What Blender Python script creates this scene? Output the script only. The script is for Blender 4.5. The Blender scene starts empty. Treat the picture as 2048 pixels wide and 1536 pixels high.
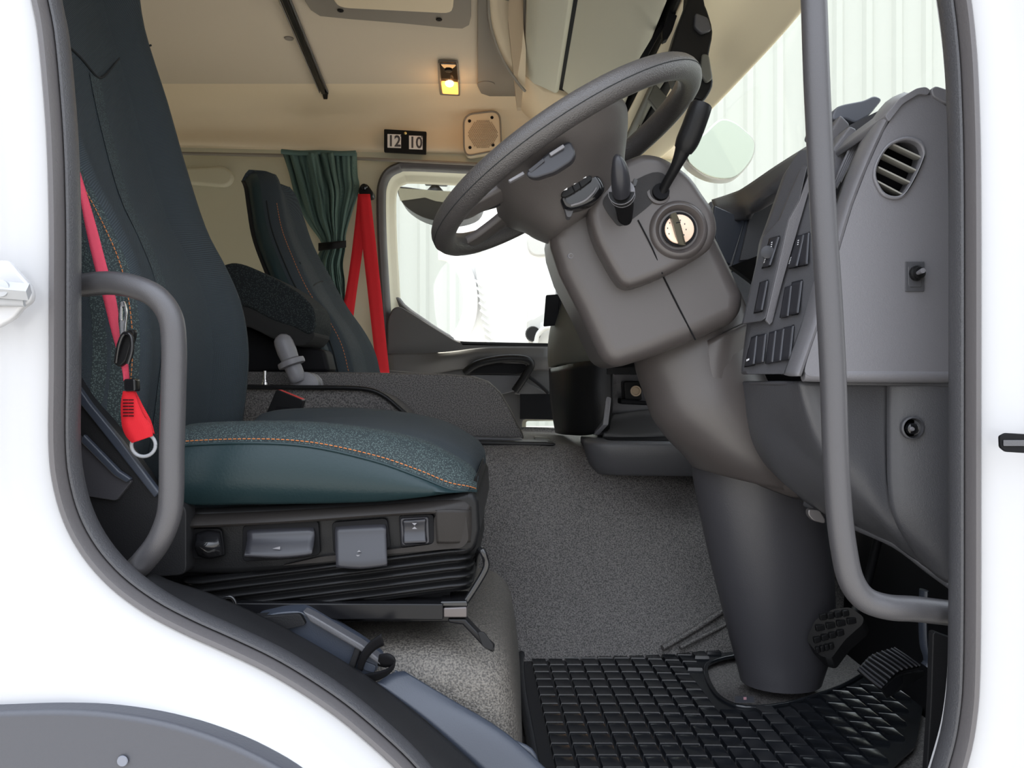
import bpy, bmesh, math, random
from mathutils import Vector, Matrix
random.seed(4)
S = bpy.context.scene
COL = S.collection
K = 1593.0      # focal length in pixels of the 2048 px wide frame
CZ = 1.95       # camera height above the yard

# ------------------------------------------------------------------ camera
cam = bpy.data.cameras.new('camera'); cam.sensor_width = 36.0; cam.lens = K/2048*36.0
cam.clip_start = 0.02; cam.clip_end = 200
camo = bpy.data.objects.new('camera', cam); COL.objects.link(camo)
camo.location = (0, 0, CZ); camo.rotation_euler = (math.radians(90), 0, 0)
S.camera = camo
# ------------------------------------------------------------------ sky, sun, exposure
W = bpy.data.worlds.new('sky'); S.world = W; W.use_nodes = True
nt = W.node_tree; bg = nt.nodes['Background']
tc = nt.nodes.new('ShaderNodeTexCoord'); sep = nt.nodes.new('ShaderNodeSeparateXYZ')
cr = nt.nodes.new('ShaderNodeValToRGB')
cr.color_ramp.elements[0].position = 0.0; cr.color_ramp.elements[0].color = (0.60, 0.61, 0.62, 1)
cr.color_ramp.elements[1].position = 0.9; cr.color_ramp.elements[1].color = (1.25, 1.36, 1.55, 1)
nt.links.new(tc.outputs['Generated'], sep.inputs[0]); nt.links.new(sep.outputs['Z'], cr.inputs[0])
nt.links.new(cr.outputs[0], bg.inputs[0]); bg.inputs[1].default_value = 3.2
sun = bpy.data.lights.new('sun', 'SUN'); sun.energy = 9.0; sun.angle = math.radians(2); sun.color = (1.0, 0.93, 0.82)
suno = bpy.data.objects.new('sun', sun); COL.objects.link(suno)
suno.rotation_euler = Vector((0.25, -0.35, -1.0)).to_track_quat('-Z', 'Y').to_euler()
vs = S.view_settings; vs.view_transform = 'Standard'; vs.look = 'None'; vs.exposure = 0.0; vs.gamma = 1.0
vs.use_curve_mapping = False

# ------------------------------------------------------------------ materials
def srgb(r, g, b):
    f = lambda c: (c/255/12.92) if c/255 <= .04045 else ((c/255+.055)/1.055)**2.4
    return (f(r), f(g), f(b), 1)
def mat(name, col, rough=.6, bump=0, scale=400, metal=0, var=0, spec=.5, kind='noise', col2=None, coat=0, dist=.001):
    m = bpy.data.materials.new(name); m.use_nodes = True
    n = m.node_tree.nodes; l = m.node_tree.links; b = n['Principled BSDF']
    b.inputs['Base Color'].default_value = col; b.inputs['Roughness'].default_value = rough
    b.inputs['Metallic'].default_value = metal; b.inputs['Specular IOR Level'].default_value = spec
    b.inputs['Coat Weight'].default_value = coat
    if bump or var or col2:
        t = n.new('ShaderNodeTexCoord'); src = t.outputs['Object']
        if kind == 'noise':
            x = n.new('ShaderNodeTexNoise'); x.inputs['Scale'].default_value = scale; x.inputs['Detail'].default_value = 3
            out = x.outputs['Fac']
        elif kind == 'voronoi':
            x = n.new('ShaderNodeTexVoronoi'); x.inputs['Scale'].default_value = scale; out = x.outputs['Distance']
        elif kind == 'weave':
            mp = n.new('ShaderNodeMapping'); mp.inputs['Rotation'].default_value = (.6, .5, .78); l.new(src, mp.inputs[0])
            w1 = n.new('ShaderNodeTexWave'); w1.inputs['Scale'].default_value = scale; w1.bands_direction = 'X'
            w2 = n.new('ShaderNodeTexWave'); w2.inputs['Scale'].default_value = scale; w2.bands_direction = 'Z'
            l.new(mp.outputs[0], w1.inputs[0]); l.new(mp.outputs[0], w2.inputs[0])
            x = n.new('ShaderNodeMath'); x.operation = 'MULTIPLY'; l.new(w1.outputs['Fac'], x.inputs[0]); l.new(w2.outputs['Fac'], x.inputs[1])
            out = x.outputs[0]
        if kind != 'weave': l.new(src, x.inputs[0])
        if bump:
            bp = n.new('ShaderNodeBump'); bp.inputs['Strength'].default_value = bump; bp.inputs['Distance'].default_value = dist
            l.new(out, bp.inputs['Height']); l.new(bp.outputs[0], b.inputs['Normal'])
        if col2:
            r = n.new('ShaderNodeValToRGB'); r.color_ramp.elements[0].color = col; r.color_ramp.elements[1].color = col2
            if kind == 'noise': r.color_ramp.elements[0].position = .38; r.color_ramp.elements[1].position = .62
            if kind == 'voronoi': r.color_ramp.elements[0].position = .12; r.color_ramp.elements[1].position = .48
            if kind == 'weave': r.color_ramp.elements[0].position = .25; r.color_ramp.elements[1].position = .8
            l.new(out, r.inputs[0]); l.new(r.outputs[0], b.inputs['Base Color'])
        if var:
            y = n.new('ShaderNodeTexNoise'); y.inputs['Scale'].default_value = 9; y.inputs['Detail'].default_value = 4; l.new(src, y.inputs[0])
            mr = n.new('ShaderNodeMapRange'); mr.inputs[3].default_value = max(.05, rough-var); mr.inputs[4].default_value = min(1, rough+var)
            l.new(y.outputs['Fac'], mr.inputs[0]); l.new(mr.outputs[0], b.inputs['Roughness'])
    return m
M = {}
M['paint'] = mat('white_paint', (.41, .41, .42, 1), .25, coat=.3)
M['rubber'] = mat('seal_rubber', (.075, .070, .072, 1), .38, .25, 300, var=.1)
M['trimrub'] = mat('textured_black_trim', (.042, .042, .046, 1), .42, .5, 500)
M['blackplastic'] = mat('black_plastic', (.009, .009, .0095, 1), .32, .2, 700, spec=.16)
M['deepblack'] = mat('deep_black', (.005, .005, .006, 1), .6, spec=.12)
M['gloss'] = mat('gloss_black', (.008, .008, .009, 1), .12)
M['steel_black'] = mat('black_enamel', (.007, .007, .008, 1), .22, spec=.2)
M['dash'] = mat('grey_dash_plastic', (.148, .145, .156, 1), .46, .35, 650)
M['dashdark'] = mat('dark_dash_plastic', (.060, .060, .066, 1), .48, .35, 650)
M['dashlow'] = mat('lower_dash_plastic', (.052, .052, .057, 1), .42, .35, 650)
M['column'] = mat('column_plastic', (.064, .056, .054, 1), .36, .12, 900)
M['boot'] = mat('boot_plastic', (.040, .039, .044, 1), .42, .15, 600, var=.08)
M['wheel'] = mat('wheel_leather', (.050, .046, .045, 1), .38, .5, 600, kind='voronoi')
M['wheelhub'] = mat('wheel_plastic', (.075, .067, .064, 1), .45, .4, 900)
M['button'] = mat('button_plastic', (.022, .022, .026, 1), .33, spec=.35)
M['bar'] = mat('grab_bar_coating', (.062, .060, .064, 1), .40, .25, 900, metal=.25)
M['fabric'] = mat('teal_fabric', (.018, .025, .031, 1), .8, .6, 260, kind='weave', col2=(.058, .075, .088, 1), spec=.3)
M['fabric_weave'] = mat('green_fleck_fabric', (.080, .112, .108, 1), .8, .5, 480, kind='voronoi', col2=(.018, .026, .028, 1), spec=.3)
M['fabric_strip'] = mat('teal_fleck_strip', (.065, .095, .096, 1), .8, .5, 480, kind='voronoi', col2=(.020, .027, .032, 1), spec=.3)
M['vinyl'] = mat('teal_vinyl', (.010, .022, .025, 1), .36, .25, 300, var=.10, spec=.25)
M['stitch'] = mat('orange_thread', (.42, .13, .03, 1), .7)
M['stitchpale'] = mat('pale_thread', (.28, .33, .34, 1), .7)
M['seam'] = mat('seam_dark', (.004, .006, .007, 1), .9)
M['armrest'] = mat('dark_fleck_fabric', (.035, .045, .044, 1), .85, .5, 330, kind='voronoi', col2=(.008, .010, .011, 1), spec=.2)
M['pan'] = mat('seat_pan_plastic_lit', (.019, .017, .016, 1), .38, .15, 800, spec=.15)  # same black plastic made paler: light the tilted mouldings catch is painted in
M['armunder'] = mat('black_felt', (.008, .008, .008, 1), .95, .4, 300)
M['carpet'] = mat('grained_floor_vinyl', (.030, .028, .028, 1), .55, .8, 420, col2=(.135, .125, .12, 1), dist=.002)
M['carpet_lit'] = mat('grained_floor_vinyl_lit', (.045, .041, .037, 1), .55, .8, 420, col2=(.145, .132, .115, 1), dist=.002)  # paler copy of the vinyl, with the light from the doorway painted in
M['mat'] = mat('wet_rubber_mat', (.007, .008, .010, 1), .20, .15, 60)
M['ceiling'] = mat('beige_headlining', (.50, .43, .335, 1), .85, .3, 500)
M['wallup'] = mat('beige_moulded_trim', (.66, .55, .39, 1), .7, .15, 500)
M['wall'] = mat('grey_beige_trim', (.50, .47, .35, 1), .7, .2, 500)
M['sage'] = mat('sage_locker_plastic', (.55, .54, .44, 1), .6, .15, 700)
M['tan'] = mat('tan_plastic', (.36, .27, .18, 1), .6)
M['taupe'] = mat('taupe_plastic', (.20, .175, .145, 1), .65, .1, 600)
M['cream'] = mat('cream_paint', (.62, .60, .48, 1), .3)
M['headtrim'] = mat('beige_header_trim', (.80, .71, .51, 1), .5, .05, 300)
M['red'] = mat('red_webbing', (.62, .012, .022, 1), .6, .5, 380, kind='weave', spec=.3)
M['redfade'] = mat('faded_red_webbing', (.50, .045, .085, 1), .55, .5, 380, kind='weave', spec=.3)
M['curtain'] = mat('green_curtain_cloth', (.06, .10, .088, 1), .8, .5, 300, kind='weave', col2=(.19, .29, .26, 1), spec=.2)
M['chrome'] = mat('chrome', (.75, .75, .77, 1), .15, metal=1)
M['brass'] = mat('brass', (.75, .6, .25, 1), .25, metal=1)
M['ignition'] = mat('worn_brass_face', (.90, .66, .50, 1), .5, metal=.15)
M['keyplastic'] = mat('key_plastic', (.09, .082, .06, 1), .3)
M['white'] = mat('white_card', (.75, .72, .70, 1), .6)
M['print'] = mat('grey_ink', (.055, .05, .055, 1), .7)
M['mark'] = mat('white_marking', (.7, .7, .72, 1), .5)
M['greymetal'] = mat('painted_grey_metal', (.33, .34, .36, 1), .4)
M['arch'] = mat('grey_arch_plastic', (.048, .050, .060, 1), .45, .3, 300)
M['plug'] = mat('pale_plug_plastic', (.15, .16, .19, 1), .5)
M['step'] = mat('blue_grey_plastic', (.030, .036, .050, 1), .40, .2, 600)
M['sill'] = mat('black_sill_plastic', (.010, .010, .011, 1), .55, .3, 700, spec=.25)
M['doortrim'] = mat('door_trim_plastic', (.065, .063, .063, 1), .5, .2, 500)
M['olive'] = mat('olive_dash_plastic', (.10, .10, .085, 1), .5, .2, 500)
M['slat'] = mat('vent_slat_plastic', (.30, .29, .26, 1), .5)
M['red_tab'] = mat('red_button', (.5, .02, .02, 1), .4)
M['corr'] = mat('corrugated_cladding', (.43, .44, .405, 1), .5)
M['corr2'] = mat('corrugated_cladding_groove', (.72, .76, .68, 1), .5)
M['vanpaint'] = mat('parked_vehicle_paint', (.84, .83, .83, 1), .3)
M['vangrey'] = mat('parked_vehicle_grey', (.50, .49, .48, 1), .5)
M['yard'] = mat('concrete_yard', (.34, .32, .29, 1), .85, .4, 20, col2=(.44, .42, .38, 1))
M['mirrorglass'] = mat('mirror_glass', (.33, .36, .30, 1), .10, metal=1)
M['silver'] = mat('silver_plastic', (.40, .39, .37, 1), .3, metal=.3)
def glassmat(name, tint, refl=.06):
    m = bpy.data.materials.new(name); m.use_nodes = True; n = m.node_tree.nodes; l = m.node_tree.links
    for x in list(n): n.remove(x)
    o = n.new('ShaderNodeOutputMaterial'); t = n.new('ShaderNodeBsdfTransparent'); g = n.new('ShaderNodeBsdfGlossy')
    t.inputs[0].default_value = tint; g.inputs['Roughness'].default_value = .02
    mx = n.new('ShaderNodeMixShader'); mx.inputs[0].default_value = refl
    l.new(t.outputs[0], mx.inputs[1]); l.new(g.outputs[0], mx.inputs[2]); l.new(mx.outputs[0], o.inputs[0]); return m
M['glass'] = glassmat('window_glass', (.96, .97, .945, 1), .05)
M['film'] = glassmat('clear_film', (.75, .75, .75, 1), .25)
M['lens'] = glassmat('lamp_lens', (.40, .34, .28, 1), .12)
m = bpy.data.materials.new('lamp_glow'); m.use_nodes = True; b = m.node_tree.nodes['Principled BSDF']
b.inputs['Base Color'].default_value = (1, .5, .15, 1); b.inputs['Emission Color'].default_value = (1.0, .42, .08, 1); b.inputs['Emission Strength'].default_value = 1.6; M['glow'] = m
m = bpy.data.materials.new('bulb_glow'); m.use_nodes = True; b = m.node_tree.nodes['Principled BSDF']
b.inputs['Emission Color'].default_value = (1.0, .78, .5, 1); b.inputs['Emission Strength'].default_value = 14; M['bulb'] = m

# ------------------------------------------------------------------ helpers
def P(px, py, d): return Vector(((px-1024)*d/K, d, CZ-(py-768)*d/K))
def PP(lst, d=None): return [P(*q) if d is None else P(q[0], q[1], d) for q in lst]
WL = {}
def wloc(o): return WL.get(o.name, Vector((0, 0, 0)))
def setp(o, label=None, cat=None, group=None, kind=None):
    if label: o['label'] = label
    if cat: o['category'] = cat
    if group: o['group'] = group
    if kind: o['kind'] = kind
    return o
def thing(name, label, cat, loc, group=None, kind=None):
    o = bpy.data.objects.new(name, None); COL.objects.link(o); o.location = loc; o.empty_display_size = .02
    WL[o.name] = Vector(loc); return setp(o, label, cat, group, kind)
def mk(name, verts, faces, m, par=None, smooth=40, bevel=0, seg=2, solid=0, solid_off=0, label=None, cat=None, group=None, kind=None, subsurf=0):
    verts = [Vector(v) for v in verts]
    if par is None:
        xs = [v.x for v in verts]; ys = [v.y for v in verts]; zs = [v.z for v in verts]
        org = Vector(((min(xs)+max(xs))/2, (min(ys)+max(ys))/2, min(zs)))
    else:
        org = Vector((0, 0, 0)) if par.type != 'EMPTY' and False else wloc(par)
    me = bpy.data.meshes.new(name); me.from_pydata([v-org for v in verts], [], faces); me.validate(); 
    bm = bmesh.new(); bm.from_mesh(me); bmesh.ops.recalc_face_normals(bm, faces=bm.faces); bm.to_mesh(me); bm.free()
    if smooth:
        me.shade_smooth(); me.set_sharp_from_angle(angle=math.radians(smooth))
    me.materials.append(m if not isinstance(m, str) else M[m])
    o = bpy.data.objects.new(name, me); COL.objects.link(o)
    if par is None: o.location = org; WL[o.name] = org
    else: o.parent = par; WL[o.name] = wloc(par)
    if solid:
        s = o.modifiers.new('s', 'SOLIDIFY'); s.thickness = solid; s.offset = solid_off
    if bevel:
        bv = o.modifiers.new('b', 'BEVEL'); bv.width = bevel; bv.segments = seg; bv.limit_method = 'ANGLE'; bv.angle_limit = math.radians(38)
        wn = o.modifiers.new('w', 'WEIGHTED_NORMAL'); wn.keep_sharp = False
        me.shade_smooth(); 
        at = me.attributes.get('sharp_edge')
        if at: me.attributes.remove(at)
    if subsurf:
        ss = o.modifiers.new('ss', 'SUBSURF'); ss.levels = subsurf; ss.render_levels = subsurf
    return setp(o, label, cat, group, kind)
def cm(p0, p1, p2, p3, t):
    return .5*((2*p1)+(p2-p0)*t+(2*p0-5*p1+4*p2-p3)*t*t+(3*p1-p0-3*p2+p3)*t**3)
def spline(pts, n=6, closed=False):
    pts = [Vector(p) if not isinstance(p, Vector) else p for p in pts]
    N = len(pts); out = []
    for i in range(N if closed else N-1):
        g = (lambda k: pts[k % N]) if closed else (lambda k: pts[max(0, min(N-1, k))])
        for s in range(n): out.append(cm(g(i-1), g(i), g(i+1), g(i+2), s/n))
    if not closed: out.append(pts[-1].copy())
    return out
def rounded(pts, r, n=4):
    """round the corners of a closed polygon (any dimension); r scalar or list"""
    pts = [Vector(p) for p in pts]; N = len(pts); out = []
    for i in range(N):
        a, b, c = pts[i-1], pts[i], pts[(i+1) % N]; rr = r[i] if isinstance(r, (list, tuple)) else r
        if rr <= 0: out.append(b); continue
        u = (a-b); v = (c-b); ra = min(rr, u.length*.45); rb = min(rr, v.length*.45)
        p = b+u.normalized()*ra; q = b+v.normalized()*rb
        for k in range(n+1):
            t = k/n; out.append((1-t)**2*p+2*t*(1-t)*b+t*t*q)
    return out
def slab(name, pts, ext, m, par=None, holes=(), **kw):
    """prism: planar polygon (3D points) pushed along ext, with optional holes"""
    ext = Vector(ext); loops = [list(pts)]+[list(h) for h in holes]
    if not holes:
        n = len(pts); v = [Vector(p) for p in pts]; v2 = [p+ext for p in v]
        f = [list(range(n)), [n+i for i in range(n)][::-1]]+[[i, (i+1) % n, n+(i+1) % n, n+i] for i in range(n)]
        return mk(name, v+v2, f, m, par, **kw)
    bm = bmesh.new(); fe = []; 
    for lp in loops:
        vs_ = [bm.verts.new(p) for p in lp]
        for i in range(len(vs_)): fe.append(bm.edges.new((vs_[i], vs_[(i+1) % len(vs_)])))
    bmesh.ops.triangle_fill(bm, use_beauty=True, use_dissolve=False, edges=fe)
    bmesh.ops.dissolve_limit(bm, angle_limit=.01, verts=bm.verts, edges=bm.edges) if False else None
    ret = bmesh.ops.extrude_face_region(bm, geom=bm.faces[:]+bm.edges[:]+bm.verts[:])
    for g in ret['geom']:
        if isinstance(g, bmesh.types.BMVert): g.co += ext
    bm.faces.ensure_lookup_table(); bm.verts.index_update()
    V = [v.co.copy() for v in bm.verts]; F = [[v.index for v in f.verts] for f in bm.faces]
    bm.free(); kw.setdefault('smooth', 30)
    return mk(name, V, F, m, par, **kw)
def grid_mesh(rows, closed_u=False):
    V = []; F = []; nr = len(rows); nc = len(rows[0])
    for r in rows: V += r
    for i in range(nr-1):
        for j in range(nc if closed_u else nc-1):
            F.append([i*nc+j, i*nc+(j+1) % nc, (i+1)*nc+(j+1) % nc, (i+1)*nc+j])
    return V, F
def sheet(name, rows, m, par=None, thick=.004, off=0, n=5, **kw):
    R = [spline(r, n) for r in rows]
    cols = [spline([r[j] for r in R], n) for j in range(len(R[0]))]
    R2 = [[cols[j][i] for j in range(len(cols))] for i in range(len(cols[0]))]
    V, F = grid_mesh(R2); kw.setdefault('smooth', 60)
    return mk(name, V, F, m, par, solid=thick, solid_off=off, **kw)
def loft(name, rings, m, par=None, caps=True, sm=0, **kw):
    if sm:
        cols = [spline([r[j] for r in rings], sm) for j in range(len(rings[0]))]
        rings = [[c[i] for c in cols] for i in range(len(cols[0]))]
    V, F = grid_mesh(rings, True); n = len(rings[0])
    if caps:
        F.append(list(range(n))[::-1]); F.append([len(V)-n+i for i in range(n)])
    kw.setdefault('smooth', 50)
    return mk(name, V, F, m, par, **kw)
def tube_geo(pts, r, seg=14, flat=1.0):
    pts = [Vector(p) for p in pts]; N = len(pts); rings = []
    T = [(pts[min(i+1, N-1)]-pts[max(i-1, 0)]).normalized() for i in range(N)]
    up = Vector((0, 0, 1)) if abs(T[0].z) < .9 else Vector((0, 1, 0))
    nrm = (up-T[0]*up.dot(T[0])).normalized()
    for i in range(N):
        nrm = (nrm-T[i]*nrm.dot(T[i])).normalized(); b = T[i].cross(nrm)
        rr = r[i] if isinstance(r, (list, tuple)) else r
        rings.append([pts[i]+rr*(math.cos(2*math.pi*k/seg)*nrm+flat*math.sin(2*math.pi*k/seg)*b) for k in range(seg)])
    return rings
def tube(name, pts, r, m, par=None, sm=0, seg=14, flat=1.0, **kw):
    if sm:
        rs = r if isinstance(r, (list, tuple)) else None
        N = len(pts); pts2 = spline(pts, sm)
        if rs: r = [float(v.x) for v in spline([Vector((x, 0, 0)) for x in rs], sm)]
        pts = pts2
    return loft(name, tube_geo(pts, r, seg, flat), m, par, **kw)
def cyl(name, p0, p1, r0, r1, m, par=None, seg=24, **kw):
    return tube(name, [p0, p1], [r0, r1], m, par, seg=seg, **kw)
def lathe(name, p0, axis, prof, m, par=None, seg=28, caps=True, **kw):
    """prof: list of (distance along axis, radius)"""
    axis = Vector(axis).normalized(); up = Vector((0, 0, 1)) if abs(axis.z) < .9 else Vector((1, 0, 0))
    u = axis.cross(up).normalized(); w = axis.cross(u)
    rings = [[Vector(p0)+axis*h+r*(math.cos(2*math.pi*k/seg)*u+math.sin(2*math.pi*k/seg)*w) for k in range(seg)] for h, r in prof]
    return loft(name, rings, m, par, caps=caps, **kw)
def box(name, lo, hi, m, par=None, bevel=.002, **kw):
    x0, y0, z0 = lo; x1, y1, z1 = hi
    return slab(name, [Vector((x0, y0, z0)), Vector((x1, y0, z0)), Vector((x1, y0, z1)), Vector((x0, y0, z1))], (0, y1-y0, 0), m, par, bevel=bevel, **kw)
def dashes(name, pts, ln, gap, r, m, par, **kw):
    """a row of small thread stitches along a path, joined"""
    V = []; F = []; acc = 0; i = 0; pts = [Vector(p) for p in pts]
    L = [0]
    for a, b in zip(pts, pts[1:]): L.append(L[-1]+(b-a).length)
    def at(s):
        for k in range(len(L)-1):
            if L[k+1] >= s: return pts[k].lerp(pts[k+1], (s-L[k])/max(1e-9, L[k+1]-L[k]))
        return pts[-1]
    s = 0
    while s+ln < L[-1]:
        rg = tube_geo([at(s), at(s+ln)], r, 5); b0 = len(V)
        for q in rg: V += q
        F += [[b0+k, b0+(k+1) % 5, b0+5+(k+1) % 5, b0+5+k] for k in range(5)]; F += [[b0+k for k in range(5)][::-1], [b0+5+k for k in range(5)]]
        s += ln+gap
    return mk(name, V, F, m, par, kind='stuff', **kw)
def ribbon(name, left, right, m, par=None, thick=.0014, n=6, **kw):
    L = spline(left, n); R = spline(right, n)
    rows = [[a, a.lerp(b, .33), a.lerp(b, .67), b] for a, b in zip(L, R)]
    V, F = grid_mesh(rows); kw.setdefault('smooth', 60)
    return mk(name, V, F, m, par, solid=thick, **kw)
def offset_contour(c, off):
    """c closed list of Vector (x, z); positive off = towards the inside"""
    N = len(c); area = sum(c[i].x*c[(i+1) % N].y-c[(i+1) % N].x*c[i].y for i in range(N)); sg = 1 if area > 0 else -1
    out = []
    for i in range(N):
        t = (c[(i+1) % N]-c[i-1]).normalized(); nn = Vector((-t.y, t.x))*sg
        out.append(c[i]+nn*off)
    return out
def ring_sweep(name, c, prof, m, par=None, **kw):
    rings = []
    for off, y in prof:
        rings.append([Vector((q.x, y, q.y)) for q in offset_contour(c, off)])
    kw.setdefault('smooth', 50)
    V, F = grid_mesh(rings, True)
    return mk(name, V, F, m, par, **kw)
def xz(px, py, d): v = P(px, py, d); return Vector((v.x, v.z))
def text(name, s, org, right, up, size, m, par, ext=.0004):
    cu = bpy.data.curves.new(name, 'FONT'); cu.body = s; cu.size = size; cu.extrude = ext; cu.align_x = 'CENTER'; cu.align_y = 'CENTER'
    cu.resolution_u = 3; cu.offset = size*.022; o = bpy.data.objects.new(name, cu); COL.objects.link(o)
    dg = bpy.context.evaluated_depsgraph_get(); me = bpy.data.meshes.new_from_object(o.evaluated_get(dg))
    bpy.data.objects.remove(o); r = Vector(right); u = Vector(up); nn = r.cross(u).normalized()
    V = [Vector(org)+r*v.co.x*.86+u*v.co.y+nn*v.co.z for v in me.vertices]; F = [list(p.vertices) for p in me.polygons]
    return mk(name, V, F, m, par, smooth=0)

FZ = CZ-.53     # cab floor level

# ================================================================== SETTING
box('floor_yard', (-30, -12, -.1), (30, 30, 0), 'yard', bevel=0, kind='structure').name = 'floor'
# --- corrugated building far beyond the cab
bt = 9.0
bld = thing('wall_cladding', 'white corrugated metal building wall beyond the cab', None, (0, bt, 0), kind='structure')
V = []; F = []
x = -14.0; prof = []
while x < 16:
    prof += [(x, 0), (x+.20, 0), (x+.235, -.035), (x+.30, -.035), (x+.335, 0)]; x += .335
rows = [[Vector((a, bt+b, z)) for a, b in prof] for z in (0, 9)]
V, F = grid_mesh(rows); mk('cladding_sheet', V, F, 'corr', bld, smooth=0)

# --- near body side with the door opening
E = [(62, -40), (80, 60), (92, 180), (100, 300), (104, 450), (104, 600), (104, 750), (103, 880), (110, 960), (132, 1040), (170, 1110), (225, 1172), (295, 1224),
     (370, 1264), (450, 1300), (530, 1338), (605, 1382), (675, 1430), (740, 1484), (800, 1540), (850, 1600), (900, 1680), (960, 1750), (1060, 1790), (1300, 1800), (1700, 1790),
     (1820, 1740), (1885, 1650), (1925, 1540), (1947, 1440), (1955, 1300), (1956, 900), (1956, 400), (1952, 200), (1945, 80), (1930, -40), (1890, -300), (1790, -600), (1600, -780), (1000, -830), (300, -780), (60, -500), (45, -250)]
EC = [Vector((v.x, v.z)) for v in (P(a, b, .85) for a, b in E)]
EC = spline([Vector((q.x, q.y, 0)) for q in EC], 4, True); EC = [Vector((q.x, q.y)) for q in EC]
prof = [(.004, .90), (.002, .865), (0, .852), (-.004, .848), (-.030, .846), (-.042, .838), (-.052, .824), (-.064, .818), (-.10, .815)]
rings = [[Vector((q.x, y, q.y)) for q in offset_contour(EC, off)] for off, y in prof]
last = rings[-1]; cc = Vector((0, .815, CZ+.05)); outer = []
for q in last:
    dx, dz = q.x-cc.x, q.z-cc.z; k = min(1.6/abs(dx) if abs(dx) > 1e-6 else 99, 1.35/abs(dz) if abs(dz) > 1e-6 else 99)
    outer.append(Vector((cc.x+dx*k, .812, cc.z+dz*k)))
rings.append(outer); V, F = grid_mesh(rings, True)
mk('wall_near', V, F, 'paint', smooth=50, kind='structure', label='white painted cab side panel around the open doorway')
ring_sweep('trim_1', EC, [(-.002, .851), (.0005, .843), (.004, .8385), (.008, .8395), (.0105, .845), (.0112, .853), (.0115, .860)], 'rubber', kind='structure', label='rounded black rubber door seal along the doorway edge')
ring_sweep('trim_2', EC, [(.0095, .875), (.0118, .858), (.0135, .853), (.0160, .8535), (.0182, .858), (.0190, .866), (.0185, .874), (.013, .880)], 'trimrub', kind='structure', label='grained black inner trim of the doorway')
# inner liner that closes the cab between doorway and room (hidden thickness)
ring_sweep('trim_3', EC, [(.013, .88), (.0, .886), (-.10, .89), (-.9, .893)], 'sill', kind='structure', label='inner lining around the doorway')

# --- ceiling, rear wall, far wall
CE = CZ+1.02
box('ceiling', (-1.45, .95, CE), (.42, 2.74, CE+.04), 'ceiling', bevel=0, kind='structure')
box('wall_rear', (-1.5, .95, FZ-.1), (-1.44, 2.95, CE+.04), 'wall', bevel=0, kind='structure')
# cove + upper far wall: leans from ceiling to seam
def hx(px, py, d): return P(px, py, d)
zs = CZ+.85
rows = []
for x_ in (-1.45, -.9, -.4, 0, .30, .62):
    rows.append([Vector((x_, 2.66, CE+.004)), Vector((x_, 2.74, CE+.001)), Vector((x_, 2.815, CE-.012)), Vector((x_, 2.872, CE-.045)), Vector((x_, 2.90, CE-.09)), Vector((x_, 2.90, CZ+.875-.02*(x_+1.0)*1.2)), Vector((x_, 2.915, CZ+.866-.02*(x_+1.0)*1.2)), Vector((x_, 2.93, CZ+.864-.02*(x_+1.0)*1.2))])
sheet('wall_left_upper', rows, 'wallup', thick=.006, kind='structure')  # paler than the ceiling: the light its facing catches is in the colour
# lower far wall with the door aperture
A = [(776, 800), (768, 690), (763, 600), (756, 480), (754, 400), (757, 365), (770, 340), (792, 327), (820, 323), (960, 329), (1180, 336), (1240, 345), (1268, 370), (1280, 420), (1300, 560), (1316, 700), (1320, 1000), (1200, 1060), (800, 1000)]
AC = spline([Vector((xz(a, b, 2.90).x, xz(a, b, 2.90).y, 0)) for a, b in A], 4, True); AC = [Vector((q.x, q.y)) for q in AC]
outl = [Vector((-1.45, 2.92, FZ-.3)), Vector((.80, 2.92, FZ-.3)), Vector((.80, 2.92, CZ+.30)), Vector((.56, 2.92, CZ+.90)), Vector((-1.45, 2.92, CZ+.90))]
slab('wall_left', outl, (0, .03, 0), 'wall', holes=[[Vector((q.x, 2.92, q.y)) for q in AC]], kind='structure')
# trim strip under the seam (curtain rail)
tube('trim_4', [P(330, 306, 2.86), P(566, 311, 2.86), P(760, 319, 2.86), P(1010, 331, 2.86)], .006, 'taupe', kind='structure', seg=8, label='thin grey curtain rail along the seam of the far wall')
# wall grab recess in far wall
slab('trim_5', rounded(PP([(360, 335), (450, 330), (470, 352), (455, 374), (360, 366)], 2.90), .03), (0, .03, 0), 'wall', bevel=.012, seg=3, kind='structure', label='raised moulding on the far rear wall')
# far door: rubber, cream frame, inner rubber, glass, trim
fd = thing('door_1', None, None, P(1000, 900, 2.93), kind='structure')
ring_sweep('door_seal', AC, [(-.004, 2.922), (-.003, 2.905), (.006, 2.897), (.018, 2.899), (.026, 2.91), (.028, 2.93)], 'rubber', fd)
FR = offset_contour(AC, .022)
ring_sweep('door_frame', AC, [(.022, 2.93), (.026, 2.955), (.034, 2.975), (.05, 2.985), (.056, 3.0)], 'cream', fd)
G = [(798, 596), (784, 520), (783, 420), (785, 385), (795, 366), (815, 359), (860, 359), (1000, 363), (1180, 368), (1225, 374), (1240, 400), (1270, 600), (1272, 680), (1250, 692), (1100, 690), (930, 685), (900, 672), (850, 640)]
GC = spline([Vector((xz(a, b, 3.0).x, xz(a, b, 3.0).y, 0)) for a, b in G], 4, True); GC = [Vector((q.x, q.y)) for q in GC]
ring_sweep('glass_seal', GC, [(-.020, 3.0), (-.018, 2.985), (-.008, 2.98), (0, 2.985), (.004, 3.0)], 'rubber', fd)
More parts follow.
